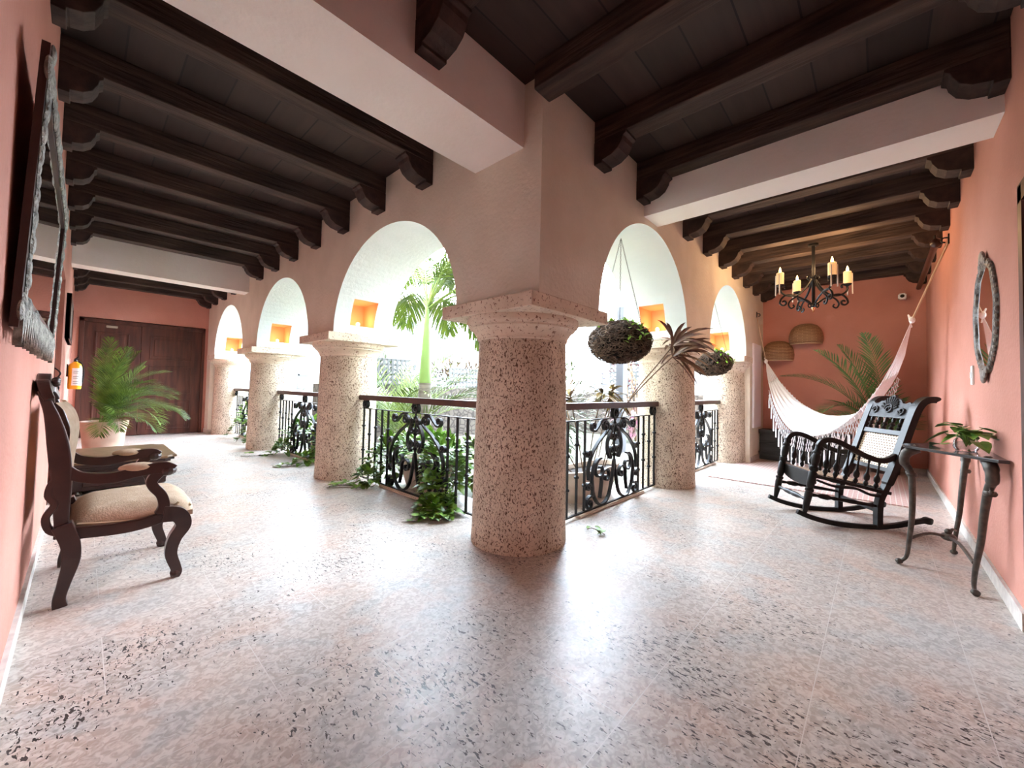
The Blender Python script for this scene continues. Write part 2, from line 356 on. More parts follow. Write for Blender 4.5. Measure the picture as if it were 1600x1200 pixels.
# unseen wall added over the arcades, cuts sky light on the courtyard
b=B(); bx(b,-.02,TH,-.02,YE+.4,ZC+.35,7.4); bx(b,TH,XE+.4,-.02,TH,ZC+.35,7.4); o=obj('sky_blocker_wall',b,PLASTER); tag(o,'unseen wall added above the arcades to block sky light',None,kind='structure')
# outer walls
def wallbox(name,boxes,mt,label,**k):
    b=B()
    for q in boxes: bx(b,*q)
    return struct(name,b,mt,label,**k)
wallbox('wall_left',[(XL-.28,XL,YR-.2,3.95,0,3.65),(XL-.28,XL,3.95,5.5,2.45,3.65),(XL-.28,XL,5.5,YE+.2,0,3.65),(XL-.40,XL-.28,3.8,5.6,0,2.6)],PINK,'salmon plaster wall of the left corridor')
wallbox('wall_right',[(XL-.28,.55,YR-.25,YR,0,3.65),(.55,1.30,YR-.25,YR,2.35,3.65),(1.30,XE+.2,YR-.25,YR,0,3.65)],PINK,'salmon plaster wall of the right corridor')
wallbox('wall_back_left',[(XL,0,YE,YE+.2,2.62,3.65),(XL,-2.2,YE,YE+.2,0,2.62),(-.06,0,YE,YE+.2,0,2.62),(-2.25,0,YE+.13,YE+.2,0,2.65)],PINK,'salmon end wall above the double door')
wallbox('wall_back_right',[(XE,XE+.2,YR,0,0,3.65)],PINK,'salmon end wall behind the hammock')
# baseboards
wallbox('baseboard_left',[(XL,XL+.018,YR,3.95,0,.09),(XL,XL+.018,5.5,YE,0,.09)],SKIRT,'pale stone skirting of the left wall')
wallbox('baseboard_right',[(1.34,XE,YR,YR+.018,0,.10)],SKIRT,'pale stone skirting of the right wall')
wallbox('baseboard_back',[(XE-.018,XE,YR+.02,-.0,0,.09)],SKIRT,'pale stone skirting of the end wall')
wallbox('baseboard_pier',[(-.015,0,10.55,YE,0,.10),(-.015,TH,10.535,10.55,0,.10)],SKIRT,'stone skirting of the end pier by the double door')
wallbox('baseboard_pier_right',[(6.065,XE-.02,-.015,0,0,.10)],SKIRT,'stone skirting of the end pier by the chest')
# side rooms behind the two doorways
def panel_door(parent,x0,x1,z0,z1,f,th,panels,mt=DOORW):
    """door leaf in (u,z) with raised panels; f(u,z,d)"""
    b=B()
    def q(u0,u1,a,c_,d0,d1):
        vs=[f(u,z,d) for d in (d0,d1) for u,z in ((u0,a),(u1,a),(u1,c_),(u0,c_))]
        vv=[b.verts.new(v) for v in vs]
        for ix in ((0,1,2,3),(7,6,5,4),(0,4,5,1),(1,5,6,2),(2,6,7,3),(3,7,4,0)): b.faces.new([vv[i] for i in ix])
    q(x0,x1,z0,z1,0,th)
    o=obj('door_leaf',b,mt,parent,bev=.004)
    for (a0,a1,c0,c1) in panels:
        b=B()
        q(a0-.03,a1+.03,c0-.03,c0,th,th+.018);q(a0-.03,a1+.03,c1,c1+.03,th,th+.018);q(a0-.03,a0,c0,c1,th,th+.018);q(a1,a1+.03,c0,c1,th,th+.018)
        q(a0+.05,a1-.05,c0+.05,c1-.05,th,th+.012)
        obj('door_panel',b,mt,o,bev=.006)
    return o
t=thing('door_1','dark wooden double door with raised panels closing the left corridor','door',(-1.2,YE,0),kind='structure')
f=lambda u,z,d:V(u+1.2,.06-d,z)
b=B(); bx(b,-1.0,-.92,-.03,.12,0,2.6); bx(b,1.08,1.14,-.03,.12,0,2.6); bx(b,-1.0,1.14,-.03,.12,2.52,2.6); obj('door_frame',b,DOORW,t,bev=.006)
panel_door(t,-2.12,-1.235,.01,2.52,f,.05,[(-1.93,-1.45,1.78,2.30),(-1.93,-1.45,.95,1.58),(-1.93,-1.45,.15,.78)])
panel_door(t,-1.225,-.12,.01,2.52,f,.05,[(-1.05,-.33,1.80,2.30),(-1.05,-.33,.98,1.60),(-1.05,-.33,.15,.80)])
b=B(); bx(b,-.60,-.42,-.012,.0,2.425,2.475,.005); o=obj('room_sign',b,mat('brass sign',(.45,.38,.30),.4,metal=.6),t)
t=thing('door_2','dark wooden door set back in the doorway of the left wall','door',(XL,4.72,0),kind='structure')
f=lambda u,z,d:V(-.24+d,u-4.72,z)
panel_door(t,4.0,5.45,.01,2.40,f,.04,[(4.2,5.25,1.4,2.2),(4.2,5.25,.3,1.2)],mat('rose painted door',(.30,.09,.07),.5))
b=B(); bx(b,-.27,.004,-.775,-.745,0,2.45); obj('door_frame',b,DOORW,t)
b=B(); tube(b,cr([(.0,-.78,1.12),(.035,-.80,1.17),(.015,-.80,1.24),(.04,-.80,1.31),(0,-.78,1.36)],6),.006,8); obj('door_handle',b,IRON,t,True)
t=thing('door_3','dark door frame at the near end of the right wall','door',(.96,YR,0),kind='structure')
f=lambda u,z,d:V(u-.96,-.12+d,z)
panel_door(t,.56,1.30,.01,2.33,f,.04,[(.7,1.22,1.3,2.15),(.7,1.22,.2,1.1)])
b=B(); bx(b,.28,.36,-.02,.012,0,2.42); bx(b,-.5,-.4,-.02,.028,0,2.42); bx(b,-.5,.36,-.02,.012,2.33,2.43); obj('door_frame',b,DOORW,t)
# ceilings
b=B(); bx(b,XL-.02,0,.174,YE+.02,ZC,ZC+.1); struct('ceiling',b,PLANKY,'dark board ceiling over the left corridor')
b=B(); bx(b,XL-.02,XE+.02,YR-.02,.174,ZC,ZC+.1); struct('ceiling',b,PLANKX,'dark board ceiling over the right corridor and corner')
b=B(); bx(b,XL-.3,XE+.4,YR-.3,TH,ZC+.15,ZC+.35); bx(b,XL-.3,TH,TH,YE+.4,ZC+.15,ZC+.35); struct('roof_slab',b,WHITEP,'roof slab over the gallery')
# plaster cross beams
def pbeam(x0,x1,y0,y1,lab):
    b=B(); bx(b,x0,x1,y0,y1,3.025,ZC); o=obj('plaster_beam',b,WHITEP); tag(o,lab,'beam','white plaster cross beams',kind='structure')
pbeam(XL,0,.174,.71,'wide white plaster cross beam nearest the camera over the left corridor')
pbeam(XL,0,7.344,7.674,'white plaster cross beam at the far end of the left corridor, before the double door')
pbeam(1.634,1.965,YR,0,'white plaster cross beam over the right corridor')
# timber beams and corbels
def corbel_bm(d,w,f):
    k=d/.27
    prof=[(0,ZB),(.27,ZB),(.27,ZB-.02),(.245,ZB-.035),(.238,ZB-.065),(.205,ZB-.12),(.15,ZB-.155),(.085,ZB-.168),(.07,ZB-.168),(.07,ZK),(0,ZK)]
    b=B(); prism(b,[(u*k,z) for u,z in prof],0,w,f); return b
W_=.17
def beamA(y,lab,xa=XL,xb=0):
    t=thing('ceiling_beam',lab,'beam',(xa,y,0),0,'dark timber ceiling beams')
    b=B(); bx(b,0,xb-xa,0,W_,ZB,ZC); obj('beam_timber',b,BEAMX,t,bev=.008)
    obj('corbel',corbel_bm(.20,W_,lambda u,v,h:V(u,h,v)),CORB,t,bev=.004)
    obj('corbel',corbel_bm(.29,W_,lambda u,v,h:V(xb-xa-u,h,v)),CORB,t,bev=.004)
def beamB(x,lab,yb=0,far=True):
    t=thing('ceiling_beam',lab,'beam',(x,YR,0),0,'dark timber ceiling beams')
    b=B(); bx(b,0,W_,0,yb-YR,ZB,ZC); obj('beam_timber',b,BEAMY,t,bev=.008)
    obj('corbel',corbel_bm(.27,W_,lambda u,v,h:V(h,u,v)),CORB,t,bev=.004)
    if far: obj('corbel',corbel_bm(.29,W_,lambda u,v,h:V(h,yb-YR-u,v)),CORB,t,bev=.004)
for i,y in enumerate((1.31,2.165,3.02,3.875,4.73,5.58,6.44)):
    beamA(y,'dark timber beam over the left corridor, %s one past the wide white plaster beam'%ORD[i])
for i,y in enumerate((8.25,9.11,9.98,10.72)):
    beamA(y,'dark timber beam in the far bay of the left corridor, %s before the double door'%ORD[3-i])
beamB(-1.77,'dark timber beam over the corner, first one from the left wall',.174)
beamB(-.93,'dark timber beam over the corner ending on the wide white plaster beam',.174)
beamB(-.10,'dark timber beam over the corner meeting the wall corner above the big column',.0,False)
beamB(.68,'dark timber beam over the right corridor, second one before the white plaster beam')
beamB(1.455,'dark timber beam over the right corridor, lying right against the white plaster beam')
for i,x in enumerate((2.69,3.42,4.14,4.84,5.55,6.26,6.95)):
    beamB(x,'dark timber beam over the right corridor, %s one past the white plaster beam'%ORD[i])
# ------------------------------------------------ columns
def column(x,y,lab,r=.392,w=1.01,dx=0,dy=0):
    t=thing('stone_column',lab,'column',(x,y,0),0,'pitted coral stone columns')
    b=B(); rb=r+.004
    lathe(b,[(rb,0),(rb,.05),(r,.12),(r-.008,.9),(r-.022,1.62),(r-.022,1.66)],64); obj('column_shaft',b,CORAL,t,True)
    b=B(); q=r-.022
    prof=[(q,1.645),(q+.012,1.655),(q+.012,1.675),(q+.022,1.69),(q+.045,1.725),(q+.075,1.745),(q+.075,1.76),(q+.095,1.77),(q+.105,1.79),(q+.10,1.827),(q+.02,1.827)]
    lathe(b,prof,64,cap=False); obj('capital',b,CORALC,t,True)
    b=B(); box(b,(dx,dy,1.827+.0535),(w,w,.107)); obj('abacus',b,CORALC,t,bev=.006)
column(.415,.52,'big pitted coral stone column at the corner of the two arcades',.395,1.01,.01,-.025)
column(.425,3.84,'coral stone column between the first and second arch of the left arcade',.39,1.0)
column(.425,7.20,'coral stone column between the second and third arch of the left arcade',.39,1.0)
column(.425,10.40,'engaged coral stone column at the far pier of the left arcade',.37,.9)
column(3.37,.46,'coral stone column between the two arches of the right arcade',.385,.98)
column(6.10,.44,'engaged coral stone column at the far pier of the right arcade',.37,.9)
# ------------------------------------------------ railings
def spiral(cx,cz,r0,a0,turns,r1=.008,n=26):
    """from outer radius r0 at angle a0, winding in by turns (signed)"""
    return [(cx+math.cos(a0+turns*2*PI*i/n)*(r0+(r1-r0)*i/n),cz+math.sin(a0+turns*2*PI*i/n)*(r0+(r1-r0)*i/n)) for i in range(n+1)]
def railing(W,lab):
    """local x along the rail 0..W, y across, z up"""
    t=thing('iron_railing',lab,'railing',(0,0,0),0,'wrought iron railings between the columns')
    b=B(); bx(b,-.06,W+.06,-.045,.045,1.065,1.13,.006); obj('handrail',b,RAILW,t)
    b=B(); bx(b,0,W,-.012,.012,.95,.96); bx(b,0,W,-.012,.012,.03,.045); obj('frame_bar',b,IRON,t)
    c_=W/2; hw=.60
    xs=[.05,.21,.37,.53] ; xs=[x for x in xs if x<c_-hw-.04]
    for sgn in (-1,1):
        for i,x in enumerate(xs+[c_-hw]):
            X=x if sgn<0 else W-x
            b=B(); bx(b,X-.010,X+.010,-.010,.010,.03,.955)
            for z in ((.62 if i%2 else .72),(.30 if i%2 else .40)):
                lathe(b,[(.010,z-.022),(.026,z-.006),(.026,z+.006),(.010,z+.022)],8); 
                for v in b.verts[-32:] if False else []: pass
            obj('baluster',b,IRON,t)
    # knuckles were lathed at x=0: move them onto their baluster
    for o in t.children:
        if o.name.startswith('baluster'):
            cx=sum((v.co.x for v in list(o.data.vertices)[:8]),0)/8
            for v in list(o.data.vertices)[8:]: v.co.x+=cx
    def scroll(pts2,fl=(.020,.036),taper=False,name='scroll'):
        for s in (-1,1):
            b=B(); P=[V(c_+s*u,0,z) for u,z in pts2]
            tube(b,P,(lambda q:1.15-.55*q) if taper else 1,flat=fl,up=(0,1,0)); obj(name,b,IRON,t)
    def ring(x,z,r):
        b=B(); P=[V(x+math.cos(2*PI*k/20)*r,0,z+math.sin(2*PI*k/20)*r) for k in range(20)]
        tube(b,P,1,flat=(.018,.045),up=(0,1,0),closed=True); sphere(b,(x,0,z-.01),r*.62,10,8); obj('ring',b,IRON,t)
    ring(c_,1.012,.054); ring(.10,1.012,.050); ring(W-.10,1.012,.050)
    def path(main,sp): return [tuple(p)[:2] for p in cr([(u,z,0) for u,z in main]+[],5)]+sp
    # heart lobes
    sp=spiral(.30,.42,.12,R(100),-1.15,.015)
    scroll(path([(0,.50),(.035,.34),(.10,.14),(.20,.055),(.32,.06),(.42,.17),(.46,.34),(.41,.48),(.34,.535),(sp[0][0]+.015,sp[0][1])],sp),taper=False)
    sp=spiral(.17,.33,.10,R(-20),1.2,.01); scroll([(.30,.12),(.28,.20)]+sp)
    # inner pear
    sp=spiral(.055,.60,.055,R(-60),1.3,.008); scroll(path([(0,.90),(.08,.82),(.15,.70),(.15,.60),(.10,.52),(.075,.535)],sp[2:]))
    sp=spiral(.055,.76,.05,R(90),-1.3,.008); scroll(sp)
    sp=spiral(.05,.86,.04,R(-90),1.2,.008); scroll(sp)
    # outer shoulders
    sp=spiral(.20,.87,.062,R(-170),-1.35,.008); scroll(path([(.52,.34),(.53,.46),(.46,.60),(.33,.72),(.19,.80),(.14,.84)],sp))
    sp=spiral(.44,.885,.052,R(-120),1.3,.008); scroll(path([(.19,.94),(.28,.93),(.36,.87),(.40,.84)],sp[1:]))
    sp=spiral(.53,.60,.045,R(-150),-1.3,.008); scroll(sp)
    sp=spiral(.50,.10,.075,R(120),-1.4,.008); scroll(path([(.46,.34),(.44,.22),(.45,.165)],sp[1:]))
    sp=spiral(.53,.27,.045,R(180),-1.3,.008); scroll(sp)
    b=B(); tube(b,cr([(c_,0,.95),(c_+.012,0,.85),(c_-.012,0,.74),(c_,0,.62),(c_,0,.50)]),.013,6)
    for z in (.90,.72,.55): sphere(b,(c_,0,z),.026,8,6)
    obj('centre_stem',b,IRON,t,True)
    b=B(); bx(b,c_-.72,c_+.72,-.04,.04,.0,.03,.01); obj('foot_bar',b,PLANTER,t)
    return t
r1=railing(2.56,'black wrought iron scroll railing between the corner column and the next column on the left'); r1.location=(.45,3.44,0); r1.rotation_euler.z=-PI/2
def place_rail(loc,rz,lab):
    c_=copytree(r1); c_.location=loc; c_.rotation_euler.z=rz; c_['label']=lab; return c_
place_rail((.45,6.80,0),-PI/2,'black wrought iron scroll railing in the second arch of the left arcade')
place_rail((.45,10.12,0),-PI/2,'black wrought iron scroll railing in the third, farthest arch of the left arcade')
r2=railing(2.22,'black wrought iron scroll railing just right of the corner column'); r2.location=(.80,.45,0)
c_=copytree(r2); c_.location=(3.72,.45,0); c_['label']='black wrought iron scroll railing in the far arch of the right arcade'

# ------------------------------------------------ foliage helpers
def leaf(bm,p,d,up,L,W,fold=.25,droop=.15,n=4,tipw=.0):
    """pointed leaf as folded strip"""
    p=Vector(p); d=Vector(d).normalized(); s=d.cross(Vector(up)); 
    if s.length<1e-4: s=d.orthogonal()
    s.normalize(); u=s.cross(d).normalized(); prev=None
    for i in range(n+1):
        t=i/n; wdt=W*math.sin(PI*min(.97,t*.92+.06))**.8*.5
        if i==n: wdt=W*.02
        c0=p+d*(L*t)-Vector((0,0,1))*(droop*L*t*t); a=bm.verts.new(c0+s*wdt+u*(wdt*fold)); m_=bm.verts.new(c0); c2=bm.verts.new(c0-s*wdt+u*(wdt*fold))
        if prev: bm.faces.new((prev[0],a,m_,prev[1])); bm.faces.new((prev[1],m_,c2,prev[2]))
        prev=(a,m_,c2)
def frond(bm,base,az,L,el0,el1,leafl=.3,n=22,w=.016,twist=0,stem=.008,start=.22,hang=.0,rnd=random):
    """pinnate palm frond; el0 start elevation, el1 end elevation (radians)"""
    p=Vector(base); pts=[p.copy()]; dirs=[]; N_=26
    for i in range(N_):
        t=i/(N_-1); el=el0+(el1-el0)*t**1.3; a=az+twist*t
        d=V(math.cos(a)*math.cos(el),math.sin(a)*math.cos(el),math.sin(el)); dirs.append(d); p=p+d*(L/N_); pts.append(p.copy())
    tube(bm,pts,lambda q:stem*(1-.8*q),5)
    for k in range(n):
        t=start+(1-start)*k/(n-1); i=min(int(t*N_),N_-1); d=dirs[i]; q=pts[i]+(pts[i+1]-pts[i])*(t*N_-i if t*N_-i<1 else 1)
        s=d.cross(V(0,0,1)); 
        if s.length<1e-3: s=V(-math.sin(az),math.cos(az),0)
        s.normalize(); u=s.cross(d)
        ll=leafl*(math.sin(PI*(.18+.80*(t-start)/(1-start)))**.6)
        for sg in (-1,1):
            ang=R(48-22*t+rnd.uniform(-5,5)); dd=d*math.cos(ang)+s*sg*math.sin(ang)+u*(.28-hang)
            leaf(bm,q,dd,u,ll*rnd.uniform(.9,1.08),w,fold=.35,droop=.18+hang,n=3)
def heart(bm,p,d,up,L):
    p=Vector(p); d=Vector(d).normalized(); s=d.cross(Vector(up)); 
    if s.length<1e-4: s=d.orthogonal()
    s.normalize(); u=s.cross(d).normalized()
    out=[(.0,.06),(-.10,.22),(.02,.40),(.25,.44),(.55,.32),(.82,.13),(1,0)]
    c0=[bm.verts.new(p+d*(L*x)-Vector((0,0,1))*(.2*L*x*x)) for x in (0.02,.2,.45,.7,1)]
    for sg in (-1,1):
        e=[bm.verts.new(p+d*(L*x)+s*(sg*L*y)+u*(L*y*.25)-Vector((0,0,1))*(.2*L*x*x)) for x,y in out[:-1]]
        vs=[c0[0],e[0],e[1],e[2],c0[1]],[c0[1],e[2],e[3],c0[2]],[c0[2],e[3],e[4],c0[3]],[c0[3],e[4],e[5],c0[4]]
        for q in vs: bm.faces.new(q)
def vine(bmL,parent,pts,L=.07,n=10,spread=.05,rnd=random):
    P=cr(pts,8); bmS=B(); tube(bmS,P,.0035,5); obj('vine_stem',bmS,STEM,parent)
    for k in range(n):
        q=P[int(rnd.random()*(len(P)-1))]; a=rnd.uniform(0,2*PI)
        heart(bmL,q+V(0,0,rnd.uniform(0,spread)),V(math.cos(a),math.sin(a),rnd.uniform(-.2,.6)),V(0,0,1),L*rnd.uniform(.7,1.25))
def bushy(bm,c,rad,n,L,rnd,zmin=None,flat=1):
    for k in range(n):
        a=rnd.uniform(0,2*PI); e=math.asin(rnd.uniform(-.5,1)); r=rnd.uniform(.55,1)**.5
        d=V(math.cos(a)*math.cos(e),math.sin(a)*math.cos(e),math.sin(e)); p=Vector(c)+V(d.x*rad[0],d.y*rad[1],d.z*rad[2])*r
        if zmin is not None and p.z<zmin: p.z=zmin+rnd.uniform(0,.05)
        heart(bm,p,d+V(rnd.uniform(-.6,.6),rnd.uniform(-.6,.6),rnd.uniform(-.3,.5)),V(0,0,1),L*rnd.uniform(.7,1.3))
# planters with trailing pothos behind the left railings
def trough(cx,cy,rz,lab,Lh=.50,z0=-.12):
    t=thing('stone_planter',lab,'planter',(cx,cy,z0),rz,'planters behind the railings')
    b=B()
    lathe(b,[(.10,0),(.14,.02),(.19,.18),(.235,.40),(.25,.45),(.25,.48),(.225,.48),(.21,.43)],32,cap=False,sx=Lh/.25,sy=.9); 
    lathe(b,[(.001,0),(.10,0)],32,cap=False,sx=Lh/.25,sy=.9)
    obj('planter_bowl',b,PLANTER,t,True)
    b=B(); lathe(b,[(.001,.42),(.213,.42)],32,cap=False,sx=Lh/.25,sy=.9); obj('soil',b,mat('soil',(.03,.02,.015),.95),t)
    return t
def pothos(loc,lab,vines,mound,n,seed,extra=()):
    rn=random.Random(seed); t=thing('pothos_plant',lab,'plant',loc,0,'trailing pothos plants')
    bl=B(); bushy(bl,(0,0,.10),mound,n,.11,rn,zmin=.02)
    for (c_,rd,k) in extra: bushy(bl,Vector(c_)-Vector(loc),rd,k,.095,rn,zmin=-loc[2]+.01)
    for v in vines: vine(bl,t,[Vector(q)-Vector(loc) for q in v],.085,38,.05,rn)
    obj('leaves',bl,POTHOS,t)
trough(.80,2.45,PI/2,'pale stone planter behind the nearest left railing')
pothos((.82,2.45,.33),'green pothos spilling from the planter behind the nearest left railing',
  [[(.75,2.95,.45),(.42,3.1,.42),(.30,3.12,.2),(.25,3.2,.02),(.0,3.32,.012)],[(.7,2.9,.42),(.40,3.0,.38),(.33,2.98,.12),(.28,2.95,.02)],
   [(.75,2.8,.4),(.42,2.9,.3),(.36,2.85,.05),(.2,3.0,.012),(-.08,3.22,.012)],
   [(.75,1.9,.42),(.45,1.75,.36),(.33,1.68,.1),(.22,1.6,.02),(.05,1.55,.012)],[(.75,1.8,.42),(.47,1.62,.3),(.32,1.5,.06),(.12,1.42,.015),(-.10,1.5,.012)],
   [(.75,1.9,.38),(.5,1.5,.3),(.36,1.42,.03),(.25,1.30,.012),(.12,1.34,.012)]],(.30,.66,.28),240,3,[((.62,3.0,.28),(.18,.26,.34),170),((.62,1.85,.34),(.20,.34,.40),240),((.30,1.52,.05),(.17,.26,.07),80),((.34,3.02,.10),(.10,.2,.12),45),((.40,1.7,.18),(.10,.2,.2),60)])
trough(.80,5.6,PI/2,'pale stone planter behind the second left railing')
pothos((.82,5.6,.33),'green pothos around the railing in the second arch of the left arcade',
  [[(.75,6.1,.45),(.42,6.25,.42),(.30,6.3,.2),(.25,6.35,.02)],[(.7,6.0,.42),(.36,6.1,.30),(.30,6.1,.1),(.1,6.2,.012),(-.25,6.35,.012)],
   [(.75,5.0,.42),(.40,4.9,.3),(.32,4.85,.06),(.1,4.9,.012),(-.1,5.0,.012)]],(.30,.65,.28),160,4,[((.60,6.1,.30),(.2,.26,.34),140),((.60,5.0,.30),(.2,.34,.34),150),((.32,6.1,.12),(.12,.2,.14),50),((.30,5.0,.08),(.12,.2,.08),40)])
trough(.80,8.9,PI/2,'pale stone planter behind the farthest left railing')
pothos((.72,8.9,.36),'green pothos mound over the railing in the farthest arch of the left arcade',
  [[(.75,9.3,.45),(.42,9.4,.42),(.25,9.4,.2),(.15,9.4,.02)],[(.7,8.6,.42),(.36,8.4,.45),(.22,8.35,.2),(.1,8.3,.012)],
   [(.7,8.2,.42),(.36,8.0,.45),(.25,7.95,.2),(.15,7.9,.012)]],(.5,.85,.42),220,5)
rn=random.Random(12)
t=thing('garden_hedge','mass of bright green pothos leaves growing outside the nearest left railing','hedge',(1.35,1.75,-.12))
bl=B(); bushy(bl,(0,0,.40),(.45,.75,.42),420,.13,rn,zmin=.0); obj('leaves',bl,LEAFB,t)
b=B(); 
for k in range(9): tube(b,[V(rn.uniform(-.1,.1),rn.uniform(-.3,.3),0),V(rn.uniform(-.35,.35),rn.uniform(-.6,.6),.6)],.006,5)
obj('stem',b,STEM,t)
rn=random.Random(17); t=thing('pothos_sprig','tiny pothos sprig on the floor at the right foot of the corner column','plant',(.93,.12,0))
bl=B(); vine(bl,t,[V(.02,.06,.02),V(0,.0,.05),V(.03,-.05,.03),V(.05,-.1,.008)],.055,7,.02,rn); obj('leaves',bl,POTHOS,t)
# right arcade planter with croton
trough(1.98,.82,0,'pale stone planter behind the railing just right of the corner column',.62)
def lance_plant(name,lab,cat,loc,heads,mt,Lf,Wf,seed,group=None,cnt=16,bias=None,dr=.35):
    rn=random.Random(seed); t=thing(name,lab,cat,loc,0,group); bl=B(); bs=B()
    for h in heads:
        P=cr([Vector(q)-Vector(loc) for q in h],6); tube(bs,P,.007,6); tip=P[-1]; ax=(P[-1]-P[-4]).normalized()
        for k in range(cnt):
            a=2*PI*k/cnt*2.6+rn.uniform(-.3,.3); e=rn.uniform(-.35,.9); s=ax.orthogonal().normalized(); u=ax.cross(s)
            d=ax*math.sin(e)+(s*math.cos(a)+u*math.sin(a))*math.cos(e); d.normalize()
            if bias: d=(d+Vector(bias)).normalized()
            leaf(bl,tip-ax*rn.uniform(0,.12),d,ax if not bias else V(-.55,-.5,.6),Lf*rn.uniform(.7,1.15),Wf,fold=.2,droop=dr,n=5)
    obj('leaves',bl,mt,t); obj('stem',bs,STEM,t); return t
lance_plant('croton_plant','yellow and copper leaved croton rising above the right railing','plant',(1.95,.85,.30),
 [[(1.9,.85,.30),(1.85,.9,.7),(1.75,.95,1.2)],[(2.0,.85,.30),(2.05,.8,.8),(2.1,.72,1.25)],[(2.1,.85,.3),(2.25,.8,.8),(2.3,.7,1.30)],[(1.8,.85,.3),(1.6,.95,.7),(1.45,.98,1.2)],[(2.2,.85,.3),(2.45,.9,.7),(2.5,.8,1.2)],[(1.7,.85,.3),(1.45,1.0,.6),(1.25,1.05,1.25)]],CROTON,.34,.075,8,cnt=13)
lance_plant('cordyline_plant','red brown cordyline with narrow drooping leaves in front of the right arcade capital','plant',(2.35,.82,.30),
 [[(2.3,.82,.30),(2.2,.6,.9),(2.15,.35,1.2),(2.35,.15,1.50),(2.60,.0,1.74)],[(2.35,.82,.3),(2.3,.5,1.1),(2.4,.15,1.6),(2.55,.0,1.86)]],CORDY,.50,.045,11,cnt=24,bias=(.55,-.2,.12),dr=.42)
lance_plant('garden_shrub','loose garden shrub with copper and green leaves outside the right railing','shrub',(1.5,1.8,-.12),
 [[(1.5,1.8,-.12),(1.5+dx*.5,1.8+dy*.5,.5),(1.5+dx,1.8+dy,z)] for dx,dy,z in ((-.1,.1,1.1),(.2,-.1,.9),(.45,.1,1.3),(.1,.3,1.5),(.6,-.2,.8),(.8,.1,1.1),(-.05,-.1,.7))],CROTON,.26,.055,21,cnt=12)
# hanging nests
def nest(loc,rad,hz,ztop,lab,seed,nf=26):
    rn=random.Random(seed); t=thing('hanging_basket',lab,'hanging basket',loc,0,'hanging twig nest baskets')
    b=B(); sphere(b,(0,0,0),1,24,14,(rad*.93,rad*.93,hz*.93)); obj('moss_core',b,MOSS,t,True)
    b=B()
    for k in range(340):
        n_=Vector((rn.gauss(0,1),rn.gauss(0,1),rn.gauss(0,1))).normalized(); s=n_.orthogonal().normalized(); u=n_.cross(s); a0=rn.uniform(0,2*PI); ln=rn.uniform(.5,1.6); wob=rn.uniform(-.15,.15)
        P=[]
        for j in range(9):
            a=a0+ln*j/8; q=(s*math.cos(a)+u*math.sin(a)+n_*(wob+.12*math.sin(j*1.7+k)))
            q.normalize(); k2=rn.uniform(.93,1.10); P.append(V(q.x*rad*k2,q.y*rad*k2,q.z*hz*k2))
        tube(b,P,rn.uniform(.003,.0065),4)
    obj('twig_basket',b,TWIG,t)
    b=B()
    for k in range(nf):
        a=rn.uniform(0,2*PI); r=rn.uniform(.2,.85)*rad; p=V(math.cos(a)*r,math.sin(a)*r,hz*math.sqrt(max(0,1-(r/rad)**2))*1.02)
        for j in range(4):
            a2=rn.uniform(0,2*PI); leaf(b,p,V(math.cos(a2),math.sin(a2),1.1),V(0,0,1),rn.uniform(.05,.10),.028,n=3)
    for k in range(14):
        a=rn.uniform(-2.7,-1.6); zz=rn.uniform(-.1,.5); r=math.sqrt(1-zz*zz)*rad; p=V(math.cos(a)*r,math.sin(a)*r,zz*hz)*1.06
        leaf(b,p,V(math.cos(a)*.6+rn.uniform(-.5,.5),math.sin(a)*.6,rn.uniform(-.6,.8)),V(0,0,1),.075,.03,n=3)
    obj('fern_leaves',b,mat('fresh fern green',(.20,.45,.04),.4,c2=(.34,.60,.08)),t)
    for k in range(3):
        a=2*PI*k/3+.5; p0=V(math.cos(a)*rad*.85,math.sin(a)*rad*.85,hz*.4); p1=V(0,0,ztop-loc[2]); b=B(); nl=46
        for i in range(nl):
            c_=p0.lerp(p1,(i+.5)/nl); d=(p1-p0).normalized(); s=d.orthogonal().normalized(); s=s if i%2 else d.cross(s); hl=(p1-p0).length/nl*.62
            tube(b,[c_+d*(math.cos(q)*hl)+s*(math.sin(q)*.006) for q in [2*PI*m_/8 for m_ in range(8)]],.0016,4,closed=True)
        obj('chain',b,IRON,t)
nest((1.72,.30,1.775),.315,.215,2.90,'big round twig nest basket with ferns hanging in the nearer right arch',31)
nest((4.86,.30,1.755),.30,.20,2.92,'smaller looking twig nest basket hanging in the farther right arch',32)

# ------------------------------------------------ courtyard backdrop
b=B(); bx(b,1.3,9.4,7.2,7.5,-.12,1.28); o=obj('garden_wall',b,RUBBLE); tag(o,'rubble stone garden wall across the courtyard from the left arcade','wall')
b=B(); bx(b,9.0,9.3,1.1,7.2,-.12,1.20); o=obj('garden_wall',b,RUBBLE); tag(o,'rubble stone garden wall across the courtyard from the right arcade','wall')
def lattice(x0,x1,z0,z1,f,lab,st=.125):
    b=B(); n=int((x1-x0)/st); m_=int((z1-z0)/st)
    def q(u0,u1,a,c_,d0,d1):
        vv=[b.verts.new(f(u,d,z)) for d in (d0,d1) for u,z in ((u0,a),(u1,a),(u1,c_),(u0,c_))]
        for ix in ((0,1,2,3),(7,6,5,4),(0,4,5,1),(1,5,6,2),(2,6,7,3),(3,7,4,0)): b.faces.new([vv[i] for i in ix])
    for i in range(n+1): q(x0+i*st-.03,x0+i*st+.03,z0,z1,0,.012)
    for i in range(m_+1): q(x0,x1,z0+i*st-.03,z0+i*st+.03,.012,.024)
    o=obj('lattice_screen',b,LATT); tag(o,lab,'screen')
lattice(4.9,6.9,1.30,1.82,lambda u,d,z:V(u,7.3+d,z),'white square lattice screen on top of the garden wall beside the corner column')
